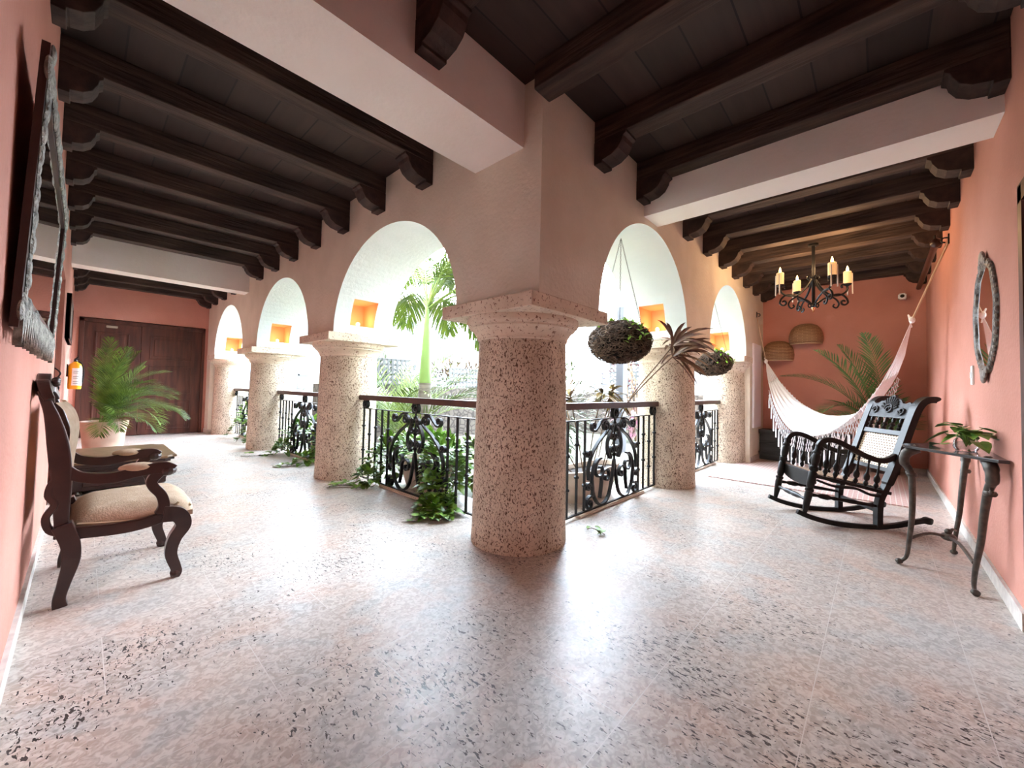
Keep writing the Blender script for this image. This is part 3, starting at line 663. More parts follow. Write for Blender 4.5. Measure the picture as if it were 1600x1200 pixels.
lattice(2.6,3.8,1.30,1.95,lambda u,d,z:V(u,7.3+d,z),'white square lattice screen on the garden wall behind the palm trunk')
lattice(3.2,4.6,1.228,2.2,lambda u,d,z:V(9.1+d,u,z),'tall white lattice screen seen between the corner column and the hanging nest')
def palm(name,lab,loc,zt,ztop,nf,L,seed,r=.13,lean=(0,0),cat='palm tree'):
    rn=random.Random(seed); t=thing(name,lab,cat,loc,0,'palms in the courtyard'); b=B()
    P=[V(lean[0]*q*q,lean[1]*q*q,zt*q) for q in [i/12 for i in range(13)]]
    tube(b,P,lambda q:r*(1-.25*q)*(1+.04*math.sin(q*60)),14); obj('trunk',b,BARK,t,True)
    b=B(); top=P[-1]; tube(b,[top,top+V(0,0,(ztop-zt)*.5),top+V(0,0,ztop-zt)],[r*.8,r*.5,r*.22],12); obj('crownshaft',b,SHAFTG,t,True)
    for k in range(nf):
        b=B(); a=2*PI*k/nf+rn.uniform(-.2,.2); a=PI-a if math.cos(a)<-.2 else a; e=rn.choice([1.35,1.15,.9,.6])
        frond(b,top+V(0,0,ztop-zt-.05),a,L*rn.uniform(.8,1.1),e,e-rn.uniform(.9,2.0),.7,36,.042,rnd=rn,stem=.02,hang=.35); obj('frond',b,LEAFB,t)
palm('palm_tree','tall palm with pale green crownshaft seen through the nearest left arch',(2.06,4.36,-.12),1.45,2.85,21,2.9,41,.15)
def clump(name,lab,loc,nf,L,seed,mt,ll=.4,e=(1.3,.6),w=.028):
    rn=random.Random(seed); t=thing(name,lab,'palm',loc,0,'palms in the courtyard')
    for k in range(nf):
        b=B(); a=2*PI*k/nf*1.6+rn.uniform(-.3,.3); a=PI-a if math.cos(a)<-.25 else a; e0=rn.uniform(e[1],e[0]); frond(b,(rn.uniform(-.08,.08),rn.uniform(-.08,.08),0),a,L*rn.uniform(.7,1.1),e0,e0-rn.uniform(1.0,1.7),ll,24,w,rnd=rn,stem=.012); obj('frond',b,mt,t)
clump('palm_clump','young arching palm clump at the foot of the tall palm',(1.75,4.75,-.12),16,2.9,42,LEAFB,e=(1.5,1.05))
clump('palm_clump','young palm clump just past the second column of the left arcade',(2.3,6.1,-.12),13,2.8,43,LEAFB,e=(1.5,1.1))
clump('palm_clump','green palm clump beyond the second arch of the left arcade',(2.0,8.0,-.12),13,2.5,44,LEAFB,e=(1.5,1.0))
clump('palm_clump','low green palm clump beyond the farthest left arch',(2.4,9.6,-.12),10,2.3,45,LEAFB)
# shrubs near right lattice
def shrub(loc,rad,n,L,mt,lab,seed):
    rn=random.Random(seed); t=thing('garden_shrub',lab,'shrub',loc); b=B()
    for k in range(n):
        d=Vector((rn.gauss(0,1),rn.gauss(0,1),rn.gauss(0,1))).normalized(); q=rn.uniform(.4,1)**.5; p=V(d.x*rad[0]*q,d.y*rad[1]*q,rad[2]+d.z*rad[2]*q)
        leaf(b,p,d+V(rn.uniform(-.5,.5),rn.uniform(-.5,.5),rn.uniform(-.2,.6)),V(0,0,1),L*rn.uniform(.6,1.2),L*.35,n=3)
    obj('leaves',b,mt,t); b=B()
    for k in range(10): tube(b,[V(0,0,0),V(rn.uniform(-.3,.3)*rad[0],rn.uniform(-.3,.3)*rad[1],rad[2]*.8),V(rn.uniform(-.8,.8)*rad[0],rn.uniform(-.8,.8)*rad[1],rad[2]*1.6)],.015,5)
    obj('stem',b,STEM,t)
shrub((4.2,3.0,-.12),(.7,.7,1.0),500,.16,mat('grey green foliage',(.05,.07,.035),.6,c2=(.09,.12,.05),scale=3),'tall pale shrub between the corner column and the hanging nest',51)
shrub((6.0,8.2,-.12),(1.6,.5,1.15),900,.2,mat('dry brown foliage',(.06,.03,.022),.7,c2=(.10,.075,.04),scale=3),'brownish shrub trailing over the garden wall lattice',52)
shrub((7.9,3.1,-.12),(.8,.9,1.7),700,.22,mat('pink flowering foliage',(.07,.09,.04),.6,c2=(.22,.05,.10),scale=4),'tall bougainvillea with pink flowers seen through the nearer right arch',53)
shrub((3.3,8.3,-.12),(1.2,.5,1.1),700,.2,mat('dusky hedge foliage',(.03,.045,.02),.6,c2=(.06,.075,.035),scale=3),'dark hedge behind the lattice by the tall palm',54)
# white pergola post and beam
b=B(); bx(b,6.1,6.28,2.55,2.73,-.12,3.2); o=obj('garden_post',b,mat('grey painted post',(.055,.055,.065),.7)); tag(o,'pale grey square post in the courtyard below the nearer hanging nest','post')
# far buildings
def house(loc,W,H,D,rows,cols,lab,roof=False,wz=1.5):
    t=thing('neighbour_house',lab,'building',loc); b=B(); bx(b,0,W,0,D,0,H); obj('house_wall',b,BUILD,t)
    for i in range(rows):
        for j in range(cols):
            b=B(); x=W*(j+.5)/cols; z=wz+i*2.2; bx(b,x-.5,x+.5,-.05,.02,z,z+1.1); f_=obj('window',b,WINM,t)
            b=B(); bx(b,x-.03,x+.03,-.08,-.05,z,z+1.1); bx(b,x-.5,x+.5,-.08,-.05,z+.5,z+.56); obj('mullion',b,LATT,f_)
    b=B(); bx(b,-.2,W+.2,-.3,D,H,H+.25); obj('cornice',b,mat('cornice tile',(.62,.45,.36),.8),t); return t
house((1.0,15.0,-.4),10,5.6,4,2,6,'white neighbouring building with small windows far behind the left arcade')
house((15.5,9.5,-.4),9,5.0,4,2,5,'pale neighbouring building far behind the right arcade').rotation_euler.z=-PI/2

# ------------------------------------------------ armchair against the left wall
t=thing('armchair','carved dark mahogany armchair with beige upholstered seat, its back to the left wall','armchair',(-1.95,1.96,0))
Y0,Y1=-.36,.36; ox=1.95
def cx(pts,y): return [V(x+ox,y,z) for x,z in pts]
for y in (Y0,Y1):
    s=1 if y==Y0 else -1
    b=B(); P=cr(cx([(-2.145,0),(-2.15,.05),(-2.135,.13),(-2.115,.24),(-2.12,.34),(-2.155,.45)],y),6)
    tube(b,P,lambda q:1+.35*q-.25*math.sin(PI*min(1,q*1.6)),flat=(.060,.056),up=(0,1,0)); obj('leg',b,MAHOG,t,bev=.01)
    b=B(); P=cr(cx([(-1.668,0),(-1.655,.03),(-1.665,.07),(-1.69,.16),(-1.675,.25),(-1.635,.33),(-1.665,.40),(-1.74,.42)],y+.012*s),6)
    tube(b,P,lambda q:.62+.85*q-.1*math.sin(q*PI),flat=(.068,.056),up=(0,1,0)); sphere(b,(-1.662+ox,y+.012*s,.03),.03,10,6,(1,.9,.9)); obj('leg',b,MAHOG,t,bev=.01)
    b=B(); P=cr(cx([(-2.155,.40),(-2.16,.52),(-2.165,.68),(-2.178,.83),(-2.195,.95),(-2.215,1.05),(-2.235,1.12),(-2.252,1.19)],y+.01*s),6)
    tube(b,P,lambda q:.85+.55*math.sin(PI*min(1,q*1.15))**2-.2*q,flat=(.064,.055),up=(0,1,0)); obj('back_post',b,MAHOG,t,bev=.008)
    b=B(); P=cr(cx([(-2.16,.76),(-2.10,.705),(-1.98,.680),(-1.88,.700),(-1.80,.712),(-1.735,.710),(-1.705,.69)],y),6)
    tube(b,P,lambda q:.9+.35*q,flat=(.058,.048),up=(0,1,0)); sphere(b,(-1.725+ox,y,.690),.042,12,8,(1.1,1,.8)); a=obj('armrest',b,MAHOG,t,bev=.008)
    b=B(); sphere(b,(-1.865+ox,y,.728),.085,16,8,(1,.42,.34)); pd=obj('arm_pad',b,VELVET,a,True)
    b=B(); P=cr(cx([(-1.76,.69),(-1.795,.64),(-1.79,.60),(-1.75,.54),(-1.735,.47),(-1.75,.42)],y),6)
    tube(b,P,lambda q:1-.15*math.sin(PI*q),flat=(.062,.048),up=(0,1,0)); obj('arm_support',b,MAHOG,t,bev=.008)
    b=B(); P=cr(cx([(-2.15,.72),(-2.195,.69),(-2.21,.62),(-2.185,.565),(-2.215,.50),(-2.20,.43),(-2.155,.40)],y),5); tube(b,P,1,flat=(.032,.045),up=(0,1,0)); obj('carved_ear',b,MAHOG,t,bev=.008)
    b=B(); P=cr(cx([(-2.16,.40),(-2.05,.385),(-1.90,.375),(-1.78,.39),(-1.69,.42)],y),6)
    tube(b,P,1,flat=(.065,.035),up=(0,1,0)); obj('seat_rail',b,MAHOG,t,bev=.006)
b=B(); P=cr([V(-1.66+ox,Y0,.40),V(-1.63+ox,Y0*.5,.385),V(-1.62+ox,0,.365),V(-1.63+ox,Y1*.5,.385),V(-1.66+ox,Y1,.40)],6); tube(b,P,1,flat=(.07,.03),up=(0,0,1)); obj('seat_rail',b,MAHOG,t,bev=.006)
b=B(); box(b,(-2.17+ox,(Y0+Y1)/2,.40),(.03,Y1-Y0,.06)); obj('seat_rail',b,MAHOG,t,bev=.006)
# seat cushion: domed
b=B(); nx,ny=18,22; g=[]
for i in range(nx+1):
    row=[]
    for j in range(ny+1):
        u=i/nx; v=j/ny; hw=.315+.04*u; e=min(1,min(u,1-u)*7)**.5*min(1,min(v,1-v)*9)**.5
        row.append(b.verts.new(V(-2.13+ox+u*(.54+.03*math.sin(PI*v)),(v-.5)*2*hw,.415+.075*e+.03*math.sin(PI*u)*math.sin(PI*v))))
    g.append(row)
for i in range(nx):
    for j in range(ny): b.faces.new((g[i][j],g[i+1][j],g[i+1][j+1],g[i][j+1]))
bot=[b.verts.new(V(v.co.x,v.co.y,.385)) for v in [g[0][0],g[nx][0],g[nx][ny],g[0][ny]]]
edge=[g[i][0] for i in range(nx+1)]+[g[nx][j] for j in range(1,ny+1)]+[g[i][ny] for i in range(nx-1,-1,-1)]+[g[0][j] for j in range(ny-1,0,-1)]
lo=[b.verts.new(V(v.co.x,v.co.y,.385)) for v in edge]
for i in range(len(edge)): b.faces.new((edge[i],edge[(i+1)%len(edge)],lo[(i+1)%len(edge)],lo[i]))
for v in bot: b.verts.remove(v)
su=obj('seat_cushion',b,VELVET,t,True)
b=B(); 
for y in (Y0+.035,Y1-.035): tube(b,cr([V(-2.10+ox,y,.43),V(-1.9+ox,y*1.01,.405),V(-1.72+ox,y*1.015,.43),V(-1.66+ox,y,.47)],6),.008,6)
tube(b,cr([V(-1.60+ox,Y0+.04,.44),V(-1.575+ox,0,.42),V(-1.60+ox,Y1-.04,.44)],6),.008,6)
obj('piping',b,TRIMF,su)
b=B(); P0=[(-2.15,.52),(-2.145,.75),(-2.13,.95),(-2.15,1.06),(-2.19,1.12)]
g=[[b.verts.new(V(x+ox-.015+.035*math.sin(PI*j/10),(-.31+.62*j/10),z)) for j in range(11)] for x,z in cr([(x,z,0) for x,z in P0],4) and [tuple(q)[:2] for q in cr([(x,z,0) for x,z in P0],4)]]
for i in range(len(g)-1):
    for j in range(10): b.faces.new((g[i][j],g[i+1][j],g[i+1][j+1],g[i][j+1]))
r_=bmesh.ops.solidify(b,geom=b.faces[:],thickness=.03); obj('back_upholstery',b,VELVET,t,True)
b=B(); P=cr([V(-2.225+ox,Y0,1.13),V(-2.255+ox,Y0*.85,1.205),V(-2.26+ox,Y0*.4,1.20),V(-2.262+ox,0,1.24),V(-2.26+ox,Y1*.4,1.20),V(-2.255+ox,Y1*.85,1.205),V(-2.225+ox,Y1,1.13)],8)
tube(b,P,lambda q:1+.3*math.sin(q*PI),flat=(.07,.042),up=(1,0,0))
for q in range(9): sphere(b,(-2.215+ox,-.12+.03*q,1.235+.014*math.sin(q)),.018,8,6)
obj('crest_rail',b,MAHOG,t,bev=.008)
b=B(); P=[V(-2.16+ox,Y0,.52),V(-2.16+ox,Y1,.52)]; tube(b,P,1,flat=(.05,.03),up=(1,0,0)); obj('lower_back_rail',b,MAHOG,t,bev=.006)
# ------------------------------------------------ coffee table
t=thing('coffee_table','low dark wooden table with moulded notched corners beyond the armchair','table',(-1.77,5.2,0))
def notch(hx,hy,c_): 
    out=[]
    for sx,sy in ((1,-1),(1,1),(-1,1),(-1,-1)):
        q=[(hx-c_,hy),(hx-c_,hy-c_*.45),(hx-c_*.45,hy-c_),(hx,hy-c_)]
        q=[(a*sx,d*sy) for a,d in q]
        if sx*sy>0: q=q[::1]
        else: q=q[::-1]
        out+= q if sx*sy>0 else q
    # order by angle
    return sorted(out,key=lambda p:math.atan2(p[1],p[0]))
b=B(); prism(b,notch(.47,.68,.09),.345,.37,lambda u,v,h:V(u,v,h)); obj('table_top',b,TABTOP,t,bev=.008)
b=B(); prism(b,notch(.45,.66,.09),.315,.345,lambda u,v,h:V(u,v,h)); prism(b,notch(.42,.63,.09),.29,.315,lambda u,v,h:V(u,v,h)); obj('top_moulding',b,MAHOG,t,bev=.006)
b=B(); bx(b,-.38,.38,-.58,.58,.05,.29); 
for s in (-1,1):
    bx(b,-.30,.30,s*.58,s*.595,.09,.26); bx(b,s*.38,s*.395,-.5,.5,.09,.26)
obj('table_base',b,MAHOG,t,bev=.008)
for sx in (-1,1):
    for sy in (-1,1):
        b=B(); lathe(b,[(.03,0),(.045,.02),(.03,.05)],12,(sx*.34,sy*.54,0)); obj('foot',b,MAHOG,t,True)
# ------------------------------------------------ potted palms
def pot(t,r,h,mt):
    b=B(); lathe(b,[(.001,0),(r*.74,0),(r*.74,.0),(r*.80,h*.3),(r*.90,h*.70),(r*.95,h*.88),(r,h*.885),(r*1.02,h),(r*.93,h),(r*.90,h*.90),(.001,h*.90)],40,cap=False); obj('pot',b,mt,t,True)
    b=B(); lathe(b,[(.001,h*.905),(r*.90,h*.905)],24,cap=False); obj('soil',b,mat('soil',(.03,.02,.015),.95),t)
t=thing('potted_palm','feathery green palm in a pale terracotta pot near the double door','potted palm',(-1.86,7.0,0))
pot(t,.265,.635,TERRA)
rn=random.Random(61)
spec=[(.15,1.35,.95,-.2),(-.5,1.2,.95,-.4),(-1.0,1.0,.9,-.6),(-1.5,.9,.85,-.5),(.7,1.1,1.0,-.3),(1.3,1.15,1.0,-.2),(2.0,1.3,.8,.3),(-2.1,1.2,.75,.3),(-.1,.75,1.0,-.7),(-.8,.55,.85,-.8),(.4,1.0,.95,-.7),(-1.2,1.35,1.15,.5),(-1.9,1.4,1.2,.8),(1.7,1.4,1.05,.5),(-.3,1.4,1.1,.2),(-1.65,.45,.7,-.8),(.9,.6,.8,-.7),(2.9,1.45,.95,1.0),(-2.6,1.42,.9,.9),(-1.75,1.5,1.25,1.0),(-1.45,1.42,1.2,.7),(2.4,1.48,1.15,.9),(-2.0,1.0,.6,-.3),(-1.0,1.25,1.1,-.1),(-.7,1.05,1.0,-.3),(.9,1.2,.95,-.2),(-.9,.8,.95,-.8),(.1,1.25,1.05,-.4),(-.3,.9,1.0,-.9),(-1.3,1.15,1.0,.1),(-1.35,.7,.75,-.9)]
for a,e0,L,e1 in spec:
    if math.cos(a)<-.25: a=PI-a
    b=B(); frond(b,(rn.uniform(-.06,.06),rn.uniform(-.06,.06),.58),a+rn.uniform(-.1,.1),L*1.10,e0,e1-.1,.30,30,.0125,rnd=rn,stem=.006,start=.25); obj('frond',b,LEAF,t)
t=thing('potted_palm','arching palm in a dark pot in the corner behind the rocking chair','potted palm',(6.80,-1.82,0))
pot(t,.24,.48,mat('dark glazed pot',(.05,.025,.02),.4))
for a,e0,L,e1 in [(PI/2+.35,1.25,1.75,-.05),(PI/2+.55,1.0,1.35,-.8),(PI*.75,1.35,1.75,.45),(PI,1.0,.9,-.6),(-PI*.8,1.25,1.2,.1),(-PI/2-.75,1.15,1.1,-.2),(PI*.9,1.45,1.8,.7),(PI+.4,1.42,1.55,.4),(PI/2+.9,1.2,1.3,-.5),(PI*1.1,1.3,1.25,-.1),(2.2,1.4,1.6,.9),(PI*.85,1.1,1.2,-.5)]:
    if math.cos(a)>.2: a=PI-a
    if math.sin(a)<-.3: L*=.55
    b=B(); frond(b,(rn.uniform(-.05,.05),rn.uniform(-.05,.05),.44),a,L*1.12,e0,e1,.42,32,.021,rnd=rn,stem=.008); obj('frond',b,LEAFD,t)
# ------------------------------------------------ extinguisher, picture on the left wall
t=thing('fire_extinguisher','yellow fire extinguisher with a white label hung on the left wall by the potted palm','fire extinguisher',(-2.195,8.0,1.10))
b=B(); lathe(b,[(.001,0),(.070,0),(.078,.02),(.078,.36),(.065,.41),(.03,.435),(.022,.45)],28,cap=False); obj('cylinder',b,YEL,t,True)
b=B(); lathe(b,[(.0795,.06),(.0795,.34)],14,cap=False,a0=-2.0,a1=.5); 
obj('white_label',b,WHITE,t,True)
b=B()
for k in range(9):
    z=.09+.028*k; 
    if k%3==2: continue
    lathe(b,[(.0802,z),(.0802,z+.006)],10,cap=False,a0=-1.8,a1=.2)
obj('label_lines',b,IRON,t)
b=B(); lathe(b,[(.018,.44),(.022,.46),(.015,.50)],12); tube(b,[V(0,0,.48),V(.03,-.05,.50),V(.03,-.11,.49)],.008,6); tube(b,[V(0,0,.50),V(.03,-.05,.53),V(.03,-.11,.53)],.008,6); obj('valve_handle',b,IRON,t)
b=B(); tube(b,cr([V(0,.0,.47),V(.06,.05,.44),V(.095,.03,.3),(V(.085,.02,.1))],6),.009,6); obj('hose',b,IRON,t,True)
b=B(); bx(b,-.094,-.076,-.03,.03,.2,.4); obj('wall_bracket',b,IRON,t)
t=thing('wall_picture','tall dark framed picture on the left wall before the double door','picture',(XL,7.0,2.1))
b=B(); bx(b,.0,.035,-.8,.8,-.30,.30); bx(b,.0,.045,-.8,-.74,-.30,.30); bx(b,0,.045,.74,.8,-.3,.3); bx(b,0,.045,-.8,.8,.25,.3); bx(b,0,.045,-.8,.8,-.3,-.25); obj('picture_frame',b,MAHOG,t)
b=B(); bx(b,.035,.037,-.74,.74,-.25,.25); obj('picture_canvas',b,mat('dark painted canvas',(.10,.06,.045),.6,c2=(.2,.13,.09),scale=5),t)
# ------------------------------------------------ big mirror on the left wall
t=thing('wall_mirror','large carved silvery frame mirror hanging on the near left wall, leaning forward','mirror',(XL+.006,1.40,1.42))
Hm=.98; sl=.032/Hm
def mf(u,v,h): return V(h+.006+sl*v,u,v)   # u along wall, v up, h out
hw=1.06
b=B()
for a in ((-hw,hw,0,.13),(-hw,hw,Hm-.13,Hm),(-hw,-hw+.13,.13,Hm-.13),(hw-.13,hw,.13,Hm-.13)):
    prism(b,[(a[0],a[2]),(a[1],a[2]),(a[1],a[3]),(a[0],a[3])],0,.020,mf)
obj('mirror_frame',b,MAHOG,t)
b=B(); rn=random.Random(71)
def carv(u,v,r,hh): 
    sphere(b,mf(u,v,.022),r,8,6,(hh,1,1))
n=60
for i in range(n):
    s=i/(n-1)
    for v0 in (.065,Hm-.065): 
        carv(-hw+2*hw*s,v0+rn.uniform(-.025,.025),rn.uniform(.022,.042),.28)
for i in range(24):
    s=i/23
    for u0 in (-hw+.065,hw-.065): carv(u0+rn.uniform(-.025,.025),Hm*s,rn.uniform(.022,.042),.28)
for i in range(26):   # carved fringe along the bottom
    u=-hw+.05+i*(2*hw-.1)/25; prism(b,[(u-.035,.05),(u,-.035-rn.uniform(0,.03)),(u+.035,.05)],.008,.028,mf)
obj('carved_relief',b,CARVE,t)
b=B(); prism(b,[(-hw+.12,.12),(hw-.12,.12),(hw-.12,Hm-.12),(-hw+.12,Hm-.12)],.002,.012,mf); obj('mirror_glass',b,MIRR,t)
# ------------------------------------------------ oval mirror on the right wall
t=thing('oval_mirror','oval mirror in a carved dark frame on the right wall above the console table','mirror',(2.27,YR,1.85))
def om(a,rx,rz,h): return V(math.cos(a)*rx,h,math.sin(a)*rz)
b=B(); n=64; rings=[]
for rx,rz,h in ((.345,.36,.008),(.352,.367,.018),(.372,.385,.026),(.392,.402,.020),(.405,.415,.002)):
    rings.append([b.verts.new(om(2*PI*k/n,rx*(1+.02*math.sin(9*2*PI*k/n)*(rx>.35)),rz*(1+.02*math.sin(9*2*PI*k/n)*(rx>.35)),h)) for k in range(n)])
rings.append(None)
for i in range(4):
    for k in range(n): b.faces.new((rings[i][k],rings[i][(k+1)%n],rings[i+1][(k+1)%n],rings[i+1][k]))
for k in range(n): b.faces.new((rings[4][k],rings[4][(k+1)%n],rings[0][(k+1)%n],rings[0][k]))
obj('mirror_frame',b,mat('dark bronze carved frame',(.06,.045,.035),.5,c2=(.17,.14,.11),scale=30,bump=.5),t,True)
b=B()
for k in range(48):
    a=2*PI*k/48; sphere(b,om(a,.392,.402,.012),.020,8,6,(1,.6,1))
for s in (1,-1):
    for q,r in ((0,.05),(.05,.035),(-.05,.035),(.10,.025),(-.10,.025)): sphere(b,(q,.022,s*(.435-abs(q)*.45)),r,10,6,(1,.35,1))
obj('carved_relief',b,mat('dark carved wood',(.10,.075,.06),.5,c2=(.22,.18,.15),scale=25),t)
b=B(); 
vs=[b.verts.new(om(2*PI*k/n,.350,.365,.010)) for k in range(n)]; b.faces.new(vs); obj('mirror_glass',b,MIRR,t)
t=thing('light_switch','white switch plate on the right wall left of the oval mirror','switch',(2.87,YR,1.45))
b=B(); bx(b,-.04,.04,0,.012,-.08,.08,.004); obj('switch_plate',b,WHITE,t); b=B(); bx(b,-.015,.015,.012,.018,-.025,.025); obj('switch_toggle',b,WHITE,t)
# ------------------------------------------------ console table
t=thing('console_table','small dark console table on three cast cabriole legs against the right wall','table',(2.15,-2.15,0))
L0=V(2.15,-2.15,0)
b=B(); prism(b,[(p[0]-2.15,p[1]+2.15) for p in ((1.56,-2.325),(1.56,-2.28),(2.08,-1.90),(2.15,-1.885),(2.24,-1.90),(2.80,-2.27),(2.80,-2.325))],.872,.892,lambda u,v,h:V(u,v,h)); obj('table_top',b,mat('dark polished slate top',(.05,.045,.048),.18),t,bev=.004)
def tleg(top,foot):
    top=V(*top,.87)-L0; foot=V(*foot,0)-L0; out=(foot-V(0,-.05,0)); 
    c_=V(2.17,-2.2,0)-L0; dr=(V(top.x,top.y,0)-V(c_.x,c_.y,0)).normalized(); sd=V(-dr.y,dr.x,0)
    base=V(top.x,top.y,0)
    def q(o,z,fx): return base.lerp(V(foot.x,foot.y,0),fx)+dr*o+V(0,0,z)
    P=cr([q(-.04,.87,0),q(.02,.83,0),q(.035,.76,0),q(-.005,.68,.1),q(-.02,.52,.3),q(-.022,.34,.5),q(-.018,.18,.8),q(-.01,.07,.95),q(.02,.025,1),q(.045,.02,1)],6)
    b=B(); tube(b,P,[.034 if i<8 else (.030 if i<14 else max(.011,.030-.00042*i)) for i in range(len(P)-9)]+[.011,.011,.012,.013,.015,.017,.019,.020,.016],12); 
    sphere(b,q(.03,.022,1),.024,10,6,(1,1,.8))
    for i in range(5): sphere(b,q(.034-.004*i,.80-.03*i,0),.013,8,6,(1,1,1.5))
    lathe(b,[(.026,.655),(.032,.665),(.032,.675),(.026,.685)],12,V(base.x,base.y,0)+dr*(-.005))
    obj('leg',b,BRONZE,t,True)
tleg((2.13,-1.93),(2.07,-1.89)); tleg((1.66,-2.26),(1.78,-2.20)); tleg((2.70,-2.27),(2.60,-2.19))
b=B(); hub=V(2.35,-2.14,.20)-L0
for f_ in ((2.09,-1.92,.20),(1.77,-2.20,.20),(2.60,-2.20,.20)): tube(b,cr([V(*f_)-L0,(V(*f_)-L0).lerp(hub,.5)+V(0,0,.03),hub],5),.011,8)
sphere(b,hub,.045,14,8,(1.6,1,.6)); sphere(b,hub+V(0,0,.04),.022); obj('stretcher',b,BRONZE,t,True)
t=thing('glass_vase_plant','pothos cutting in a clear glass bowl on the console table','plant',(2.0,-2.20,.892))
GL=mat('clear glass',(.95,.97,.97),.02); GL.node_tree.nodes['Principled BSDF'].inputs['Transmission Weight'].default_value=1; GL.node_tree.nodes['Principled BSDF'].inputs['IOR'].default_value=1.3
b=B(); lathe(b,[(.001,0.001),(.05,.001),(.065,.03),(.06,.07),(.045,.09),(.042,.09),(.056,.07),(.06,.03),(.046,.006),(.001,.006)],28,cap=False); obj('glass_bowl',b,GL,t,True)
b=B(); bs=B(); rn=random.Random(81)
for k in range(20):
    a=rn.uniform(0,2*PI); r=rn.uniform(.04,.16); p=V(math.cos(a)*r*1.2,math.sin(a)*r*.6,rn.uniform(.06,.20)); tube(bs,[V(0,0,.03),V(p.x*.4,p.y*.4,.13),p],.0022,5); heart(b,p,V(math.cos(a),math.sin(a)*.6,rn.uniform(-.4,.3)),V(0,0,1),rn.uniform(.09,.14))
heart(b,V(.16,.10,.02),V(1,.5,.0),V(0,0,1),.13)
obj('leaves',b,mat('pothos leaf dark',(.06,.17,.025),.35,c2=(.24,.42,.07),scale=12),t); obj('vine_stem',bs,LEAF,t)
# ------------------------------------------------ rocking chair
t=thing('rocking_chair','black turned wooden rocking chair with cane seat and back','rocking chair',(2.60,-1.165,0),math.atan2(-.8235,.5673))
WD=.56
def rp(pts,l): return [V(s,l,z) for s,z in pts]
for l in (0,WD):
    b=B(); P=cr(rp([(-.01,.125),(.12,.075),(.30,.035),(.50,.018),(.68,.020),(.85,.045),(1.0,.085),(1.10,.105),(1.16,.10)],l),6)
    tube(b,P,[1.0]*(len(P)-8)+[1.1,1.3,1.4,1.4,1.3,1.1,.8,.4],flat=(.045,.040),up=(0,1,0)); obj('runner',b,BLACKW,t,bev=.006)
    b=B(); turned(b,(.055,l,.10),(.185,l,.775),[(0,.016),(.05,.020),(.15,.028),(.28,.034),(.33,.030),(.34,.037),(.37,.037),(.38,.026),(.42,.034),(.60,.036),(.62,.028),(.64,.038),(.68,.038),(.70,.026),(.76,.034),(.84,.036),(.87,.028),(.90,.036),(.94,.022),(1,.026)],14); obj('leg',b,BLACKW,t,True)
    b=B(); P=cr(rp([(.700,.025),(.700,.15),(.715,.28),(.765,.40),(.815,.52),(.865,.66),(.925,.84),(.985,1.02),(1.04,1.16),(1.10,1.225),(1.18,1.235),(1.20,1.215)],l),6)
    tube(b,P,[1.0]*20+[1.25]*(len(P)-24)+[1.1,.9,.6,.3],flat=(.048,.060),up=(0,1,0)); obj('leg',b,BLACKW,t,bev=.006)
    b=B(); P=cr(rp([(.185,.72),(.19,.775),(.225,.815),(.29,.828),(.37,.805),(.47,.752),(.57,.698),(.68,.655),(.76,.65),(.82,.675),(.86,.70)],l),6)
    tube(b,P,1,flat=(.048,.042),up=(0,1,0)); obj('armrest',b,BLACKW,t,bev=.01)
    b=B(); P=cr(rp([(.14,.475),(.30,.445),(.50,.405),(.70,.36),(.80,.345)],l),6)
    tube(b,P,lambda q:1-.0*q,flat=(.030,.055),up=(0,1,0)); 
    P=cr(rp([(.18,.43),(.32,.385),(.50,.375),(.62,.325),(.72,.315)],l),6); tube(b,P,1,flat=(.022,.06),up=(0,1,0)); obj('seat_rail',b,BLACKW,t,bev=.004)
    for i in range(6):
        s=.245+.088*i; zt=[.800,.768,.725,.685,.655,.640][i]; zb=.465-.018*i*1.1
        b=B(); turned(b,(s-.01,l,zb-.01),(s+.035,l,zt+.01),[(0,.008),(.10,.012),(.18,.022),(.26,.012),(.32,.024),(.42,.026),(.52,.012),(.60,.010),(.82,.007),(.9,.012),(1,.008)],10); obj('arm_spindle',b,BLACKW,t,True)
    b=B(); turned(b,(.10,l,.295),(.705,l,.215),[(0,.012),(.06,.018),(.12,.012),(.16,.022),(.26,.027),(.32,.014),(.36,.020),(.40,.014),(.62,.020),(1,.012)],10); obj('stretcher',b,BLACKW,t,True)
for z,s in ((.24,.085),(.37,.11)):
    b=B(); turned(b,(s,0,z),(s,WD,z),[(0,.012),(.12,.018),(.18,.012),(.3,.024),(.45,.027),(.5,.018),(.55,.027),(.7,.024),(.82,.012),(.88,.018),(1,.012)],10)
    if z<.3: obj('stretcher',b,BLACKW,t,True)
    else: b.free()
b=B(); box(b,(.705,WD/2,.17),(.03,WD,.03)); obj('stretcher',b,BLACKW,t)
b=B(); n=24
pl=[(v*WD,.50 if 0<=v<=1 else .5) for v in (0,1)]; prism(b,[(0,.50),(WD,.50),(WD,.40)]+[(WD*(1-q/12),.40-.055*math.sin(PI*q/12)**.6) for q in range(1,12)]+[(0,.40)],.140,.165,lambda u,v,h:V(h,u,v)); obj('front_apron',b,BLACKW,t,bev=.004)
b=B(); bx(b,.775,.80,0,WD,.33,.38); obj('seat_rail',b,BLACKW,t)
def quad_uv(name,b_pts,mt,parent,su,sv,th=.006):
    bm=B(); uv=bm.loops.layers.uv.new('UVMap'); vs=[bm.verts.new(p) for p in b_pts]; f_=bm.faces.new(vs)
    for lp,(u,v) in zip(f_.loops,((0,0),(su,0),(su,sv),(0,sv))): lp[uv].uv=(u,v)
    o=obj(name,bm,mt,parent); md=o.modifiers.new('s','SOLIDIFY'); md.thickness=th; return o
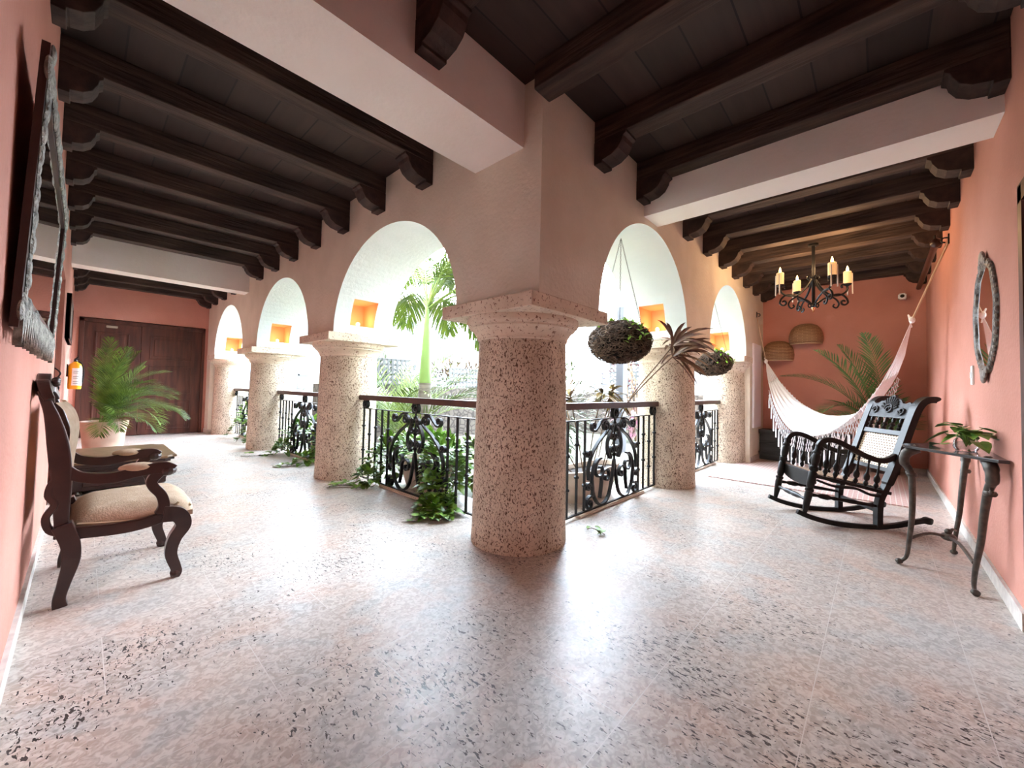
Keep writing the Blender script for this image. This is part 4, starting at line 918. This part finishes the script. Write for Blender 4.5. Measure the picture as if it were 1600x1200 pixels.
quad_uv('cane_seat',[V(.17,.02,.49),V(.17,WD-.02,.49),V(.79,WD-.02,.375),V(.79,.02,.375)],CANE,t,.52,.62)
quad_uv('cane_back',[V(.832,.03,.565),V(.832,WD-.03,.565),V(.945,WD-.03,.885),V(.945,.03,.885)],CANE,t,.5,.34)
for (s,z,h) in ((.935,.905,.05),(.985,1.055,.022),(.825,.55,.04)):
    b=B(); box(b,(s,WD/2,z),(.022,WD,h),Matrix.Rotation(.33,4,'Y')); obj('back_rail',b,BLACKW,t,bev=.004)
for i in range(5):
    l=WD*(i+1)/6; b=B(); turned(b,(.945,l,.925),(.985,l,1.05),[(0,.012),(.15,.022),(.3,.012),(.45,.026),(.6,.012),(.8,.018),(1,.012)],10); obj('back_spindle',b,BLACKW,t,True)
# carved crest
b=B(); out=[(0,1.06),(WD,1.06),(WD,1.20)]+[(WD*(1-q/16),1.195+.075*math.exp(-((q-8)/2.6)**2)+.012*math.sin(q*1.9)) for q in range(1,16)]+[(0,1.20)]
def cf(u,v,h): return V(.985+(v-1.06)*.38+h,u,v)
prism(b,out,-.012,.012,cf)
for (u,v,r0,tn) in ((WD/2,1.135,.055,1.5),(WD*.2,1.12,.04,-1.4),(WD*.8,1.12,.04,1.4)):
    sp=spiral(u,v,r0,0,tn,.008); tube(b,[cf(a,c_,-.02) for a,c_ in sp],.008,6)
for k in range(11):
    a=PI*k/10; tube(b,[cf(WD/2+math.cos(a)*.055,1.14+math.sin(a)*.05,-.014),cf(WD/2+math.cos(a)*.10,1.16+math.sin(a)*.10,-.018)],.010,6)
obj('crest_rail',b,mat('carved black lacquer',(.02,.02,.022),.55,c2=(.06,.06,.065),scale=20,spec=.2),t)
# ------------------------------------------------ hammock
hk0=V(6.60,0,2.78); kL=V(6.40,-.198,1.87); kR=V(4.529,-2.053,2.184); hk1=V(4.24,YR,3.0)
t=thing('hammock','white cotton hammock with a long knotted fringe strung across the right corridor','hammock',(5.44,-1.15,0))
O_=V(5.44,-1.15,0); ax=(V(4.529,-2.053,0)-V(6.40,-.198,0)).normalized(); sd=V(-ax.y,ax.x,0)
if (V(-2.11,-1.755,0)-O_).dot(sd)<0: sd=-sd   # towards the camera side
cz=cr([V(0,0,1.87),V(.05,0,1.60),V(.11,0,1.34),V(.20,0,1.06),V(.30,0,.87),V(.41,0,.76),V(.54,0,.755),V(.67,0,.86),V(.79,0,1.10),V(.89,0,1.45),V(.96,0,1.85),V(1,0,2.184)],6)
def hc(s): # centre line point
    for i in range(len(cz)-1):
        if cz[i].x<=s<=cz[i+1].x+1e-9:
            q=(s-cz[i].x)/max(1e-9,cz[i+1].x-cz[i].x); return cz[i].z*(1-q)+cz[i+1].z*q
    return cz[-1].z
LH=(V(kR.x,kR.y,0)-V(kL.x,kL.y,0)).length
def hp(s,v): # v -1..1 across (+ toward camera)
    wd=.25*max(0,math.sin(PI*s))**.75; z=hc(s)+.06*math.sin(PI*s); sag=.05*max(0,math.sin(PI*s))
    fold=.018*math.sin(v*16+s*5)*math.sin(PI*s)
    c_=V(kL.x,kL.y,0).lerp(V(kR.x,kR.y,0),s)
    return c_+sd*(v*wd)+V(0,0,z-sag*(1-v*v)-.155*v*max(0,math.sin(PI*s))**.8+fold)-O_
b=B(); ns,nv=56,26; g=[[b.verts.new(hp(.07+.83*i/ns,-1+2*j/nv)) for j in range(nv+1)] for i in range(ns+1)]
for i in range(ns):
    for j in range(nv): b.faces.new((g[i][j],g[i+1][j],g[i+1][j+1],g[i][j+1]))
o=obj('hammock_cloth',b,CLOTH,t,True); md=o.modifiers.new('s','SOLIDIFY'); md.thickness=.006
b=B(); b2=B()
for j in range(15):
    v=-1+2*j/14
    tube(b,[kL-O_+V(0,0,.0),hp(.03,v),hp(.075,v)],.004,5); tube(b2,[hp(.89,v),hp(.94,v),kR-O_],.004,5)
obj('suspension_cords',b,CLOTH,t); obj('suspension_cords',b2,CLOTH,t)
for k in (kL,kR): b=B(); sphere(b,k-O_,.03,10,8,(1,1,1.4)); tube(b,cr([k-O_,k-O_+V(.03,.03,.07),k-O_+V(.07,.02,.02),k-O_+V(.06,0,-.08)],5),.008,6); obj('knot',b,CLOTH,t,True)
b=B(); tube(b,[kL-O_,hk0-O_],.007,6); obj('hanging_rope',b,ROPE,t); b=B(); tube(b,[kR-O_,hk1-O_],.011,6); obj('hanging_rope',b,ROPE,t)
rn=random.Random(91)
NF=46
def fr_pt(s,d,v=1): 
    q=hp(s,v); return q+V(0,0,-d)+sd*(.02*v)
for v in (1,-1):
    b=B()
    for i in range(NF):
        s=.10+.78*i/(NF-1); dl=.40*min(1,(math.sin(PI*s)+.25)); row=3
        for k in range(row):  # net of diamonds
            d0=dl*k/5; d1=dl*(k+1)/5; h=.78/(NF-1)/2
            s0=s+(h if k%2 else 0)
            if s0-h<.08 or s0+h>.9: continue
            tube(b,[fr_pt(s0,d0,v),fr_pt(s0-h,d1,v)],.0042,4); tube(b,[fr_pt(s0,d0,v),fr_pt(s0+h,d1,v)],.0042,4)
        if i%2==0:
            e=fr_pt(s,dl*3/5,v); ln=dl*2/5*rn.uniform(.9,1.6)+(.10 if s<.5 else 0); tube(b,[e,e+V(rn.uniform(-.01,.01),0,-ln*.3),e+V(rn.uniform(-.02,.02),0,-ln)],lambda q:.006+.007*q,5)
    obj('fringe',b,CLOTH,t)
t=thing('hammock_pole','dark wooden spreader pole hung under the corbels along the right wall','pole',(5.4,-2.245,0))
b=B(); tube(b,[V(-1.05,0,3.02),V(1.6,0,3.05)],.032,12); sphere(b,(-1.05,0,3.02),.055,12,8); obj('pole',b,MAHOG,t,True)
b=B(); 
for x in (-.95,1.5): tube(b,[V(x,0,3.05),V(x,0,3.14)],.012,6)
obj('pole_hanger',b,IRON,t)
t=thing('wall_hook','small iron hook in the right wall holding the hammock rope','hook',(4.24,YR,3.0)); b=B(); bx(b,-.02,.02,0,.012,-.04,.07); tube(b,cr([V(0,.01,.03),V(0,.05,.03),V(0,.06,-.01),V(0,.03,-.02)],5),.008,6); obj('hook',b,IRON,t)
t=thing('wall_hook','small iron hook in the right arcade pier holding the hammock rope','hook',(6.60,0,2.78)); b=B(); bx(b,-.02,.02,-.012,0,-.04,.07); tube(b,cr([V(0,-.01,.03),V(0,-.05,.03),V(0,-.06,-.01),V(0,-.03,-.02)],5),.008,6); obj('hook',b,IRON,t)
# ------------------------------------------------ chandelier
t=thing('chandelier','black wrought iron chandelier with candle lamps over the hammock','chandelier',(4.5,-1.10,2.45))
b=B(); tube(b,[V(0,0,0),V(0,0,.87)],.020,10); lathe(b,[(.06,.84),(.06,.87)],16); lathe(b,[(.02,0),(.035,.02),(.02,.05),(.02,.38),(.032,.40),(.02,.42)],12); obj('stem',b,IRON,t,True)
b=B(); lathe(b,[(.001,-.075),(.010,-.06),(.006,-.045),(.020,-.02),(.022,0)],12); obj('finial',b,COPPER,t,True)
for k in range(4):
    a=math.atan2(-.245,-.377)+k*PI/2; d=V(math.cos(a),math.sin(a),0); s_=V(0,0,1)
    def q(pts): return [d*r+s_*z for r,z in pts]
    def sp3(cx_,cz_,r0,a0,tn): return spiral(cx_,cz_,r0,a0,tn,.010,22)
    b=B(); tube(b,cr(q([(.02,.02),(.05,.0),(.065,.03),(.045,.055),(.02,.05)]),5),.0085,6); tube(b,cr(q([(.03,.04),(.12,.11),(.24,.165),(.34,.17),(.40,.12)]+sp3(.37,.07,.055,R(50),-1.1)[3:]),3),.013,6)
    tube(b,cr(q([(.02,.40),(.05,.43),(.075,.40),(.05,.37)]),5),.0075,6); tube(b,cr(q([(.02,.39),(.10,.26),(.20,.17),(.31,.16),(.39,.20),(.415,.27),(.38,.31),(.34,.29),(.355,.26)]),4),.013,6)
    tube(b,cr(q([(.20,.155),(.28,.10),(.31,.04),(.28,-.01),(.24,.01),(.255,.04)]),4),.011,6)
    arm=obj('arm',b,IRON,t,True)
    b=B(); c_=d*.415; lathe(b,[(.012,.28),(.045,.30),(.05,.315),(.012,.31)],14,c_); cup=obj('drip_pan',b,IRON,arm)
    b=B(); lathe(b,[(.045,.315),(.045,.475),(.038,.48)],18,c_); obj('candle_sleeve',b,CANDLE,arm,True)
    b=B(); 
    for m_ in (1.0,-.7): tube(b,[c_+V(math.cos(a+m_)*.050,math.sin(a+m_)*.05,.45),c_+V(math.cos(a+m_)*.054,math.sin(a+m_)*.054,.17)],.008,6)
    obj('wax_drip',b,CANDLET,arm)
    b=B(); lathe(b,[(.006,.475),(.016,.50),(.012,.53),(.001,.56)],10,c_); obj('bulb',b,BULB,arm,True)
    ld=bpy.data.lights.new('candle_glow','POINT'); ld.energy=3; ld.color=(1,.6,.28); ld.shadow_soft_size=.03; lo=bpy.data.objects.new('candle_glow',ld); col.objects.link(lo); lo.parent=arm; lo.location=c_+V(0,0,.60)
# ceiling lamp glimpsed at the top of the picture
t=thing('ceiling_lantern','small dark ceiling lamp with an orange glow between the beams above the corner column','lamp',(-.62,-.50,ZC))
b=B(); lathe(b,[(.07,-.0),(.07,-.02),(.02,-.03),(.02,-.06),(.06,-.07),(.02,-.085)],16); tube(b,cr([V(0,0,-.05),V(.09,.0,-.04),V(.12,0,-.09)],5),.007,6); obj('lamp_base',b,IRON,t,True)
b=B(); lathe(b,[(.02,-.085),(.045,-.10),(.05,-.13),(.03,-.16),(.001,-.165)],16,cap=False); obj('glass_shade',b,mat('amber glass',(.9,.45,.12),.3,emit=(1,.42,.10),es=.08),t,True)
# ------------------------------------------------ wicker wall lamps
def wicker(loc,lab,r=.275,h=.40):
    t=thing('wicker_wall_lamp',lab,'lamp',loc,0,'wicker lamps on the end wall'); b=B(); uv=b.loops.layers.uv.new('UVMap')
    prof=[(r*.90,0),(r*.98,.05),(r,.12),(r*.96,.20),(r*.86,.28),(r*.68,.345),(r*.42,.385),(.02,h)]
    n=36; rg=[[b.verts.new(V(-math.cos(PI*k/n-PI/2)*q*.95,math.sin(PI*k/n-PI/2)*q,z)) for k in range(n+1)] for q,z in prof]
    for i in range(len(prof)-1):
        for k in range(n):
            f_=b.faces.new((rg[i][k],rg[i][k+1],rg[i+1][k+1],rg[i+1][k]))
            for lp,(u,v) in zip(f_.loops,((k,i),(k+1,i),(k+1,i+1),(k,i+1))): lp[uv].uv=(u/n*.9,v*.06)
    o=obj('wicker_shade',b,WICK,t,True); md=o.modifiers.new('s','SOLIDIFY'); md.thickness=.008
    b=B(); 
    tube(b,[V(-math.cos(PI*k/n-PI/2)*r*.87,math.sin(PI*k/n-PI/2)*r*.91,0) for k in range(n+1)],.010,6); obj('rim',b,mat('wicker rim',(.66,.48,.30),.7),o)
    b=B(); bx(b,-.06,0,-.03,.03,.12,.2); obj('lamp_holder',b,IRON,t)
wicker((XE-.002,-.715,2.235),'upper woven wicker dome lamp on the salmon end wall')
wicker((XE-.002,-.26,1.93),'lower woven wicker dome lamp, nearer the arcade pier')
# security camera
t=thing('security_camera','small white security camera under the corbels in the far right corner','camera',(XE,-2.06,2.95))
b=B(); bx(b,-.03,0,-.04,.04,-.04,.04); tube(b,[V(-.02,0,0),V(-.09,0,-.01)],.014,8); obj('bracket',b,WHITE,t)
b=B(); box(b,(-.15,.01,-.01),(.14,.10,.095),None,.015); obj('camera_body',b,WHITE,t)
b=B(); lathe(b,[(.001,0),(.028,0),(.028,.01)],14,(-.222,.01,-.01),Matrix.Rotation(PI/2,4,'Y')); obj('lens',b,BLACKW,t)
# white panel on the arcade pier
t=thing('white_panel','tall narrow white panel fixed to the end pier of the right arcade','panel',(6.53,0,.63)); b=B(); bx(b,-.29,.29,-.035,-.002,0,1.58,.004); obj('panel_board',b,mat('white lacquer',(.90,.90,.95),.35),t)
# ------------------------------------------------ chest
t=thing('wooden_chest','long dark green painted wooden chest against the end wall under the hammock','chest',(6.98,-.70,0))
b=B(); bx(b,-.16,.19,-.66,.68,.10,.50); obj('chest_body',b,CHESTM,t,bev=.006)
b=B(); bx(b,-.185,.195,-.70,.72,.52,.575,.006); bx(b,-.17,.19,-.68,.70,.495,.52); obj('lid',b,CHESTM,t)
b=B(); pts=[(-.68,.03)]
for i in range(61):
    y=-.68+1.38*i/60; z=.02 if (abs(y+.45)>.1 and abs(y-.0)>.12 and abs(y-.45)>.1) else .055
    pts.append((y,z))
pts+=[(.70,.03),(.70,.15),(-.68,.15)]
prism(b,pts,-.185,-.16,lambda u,v,h:V(h,u,v)); bx(b,-.16,.19,-.67,.69,.0,.10); obj('plinth',b,CHESTM,t)
b=B(); P=[(y,.33+.025*math.sin(y*7)) for y in [-.66+1.34*i/60 for i in range(61)]]
tube(b,[V(-.165,y,z) for y,z in P],.013,6); obj('wavy_moulding',b,CHESTM,t)
for y in (-.3,.35):
    b=B(); sphere(b,(-.17,y,.25),.014); obj('knob',b,mat('pewter knob',(.4,.4,.38),.4,metal=.8),t)
# rug
b=B(); bx(b,4.25,6.70,-2.04,.16,.0,.012); o=obj('rug',b,RUG); tag(o,'faded coral patterned rug on the floor beneath the hammock','rug')
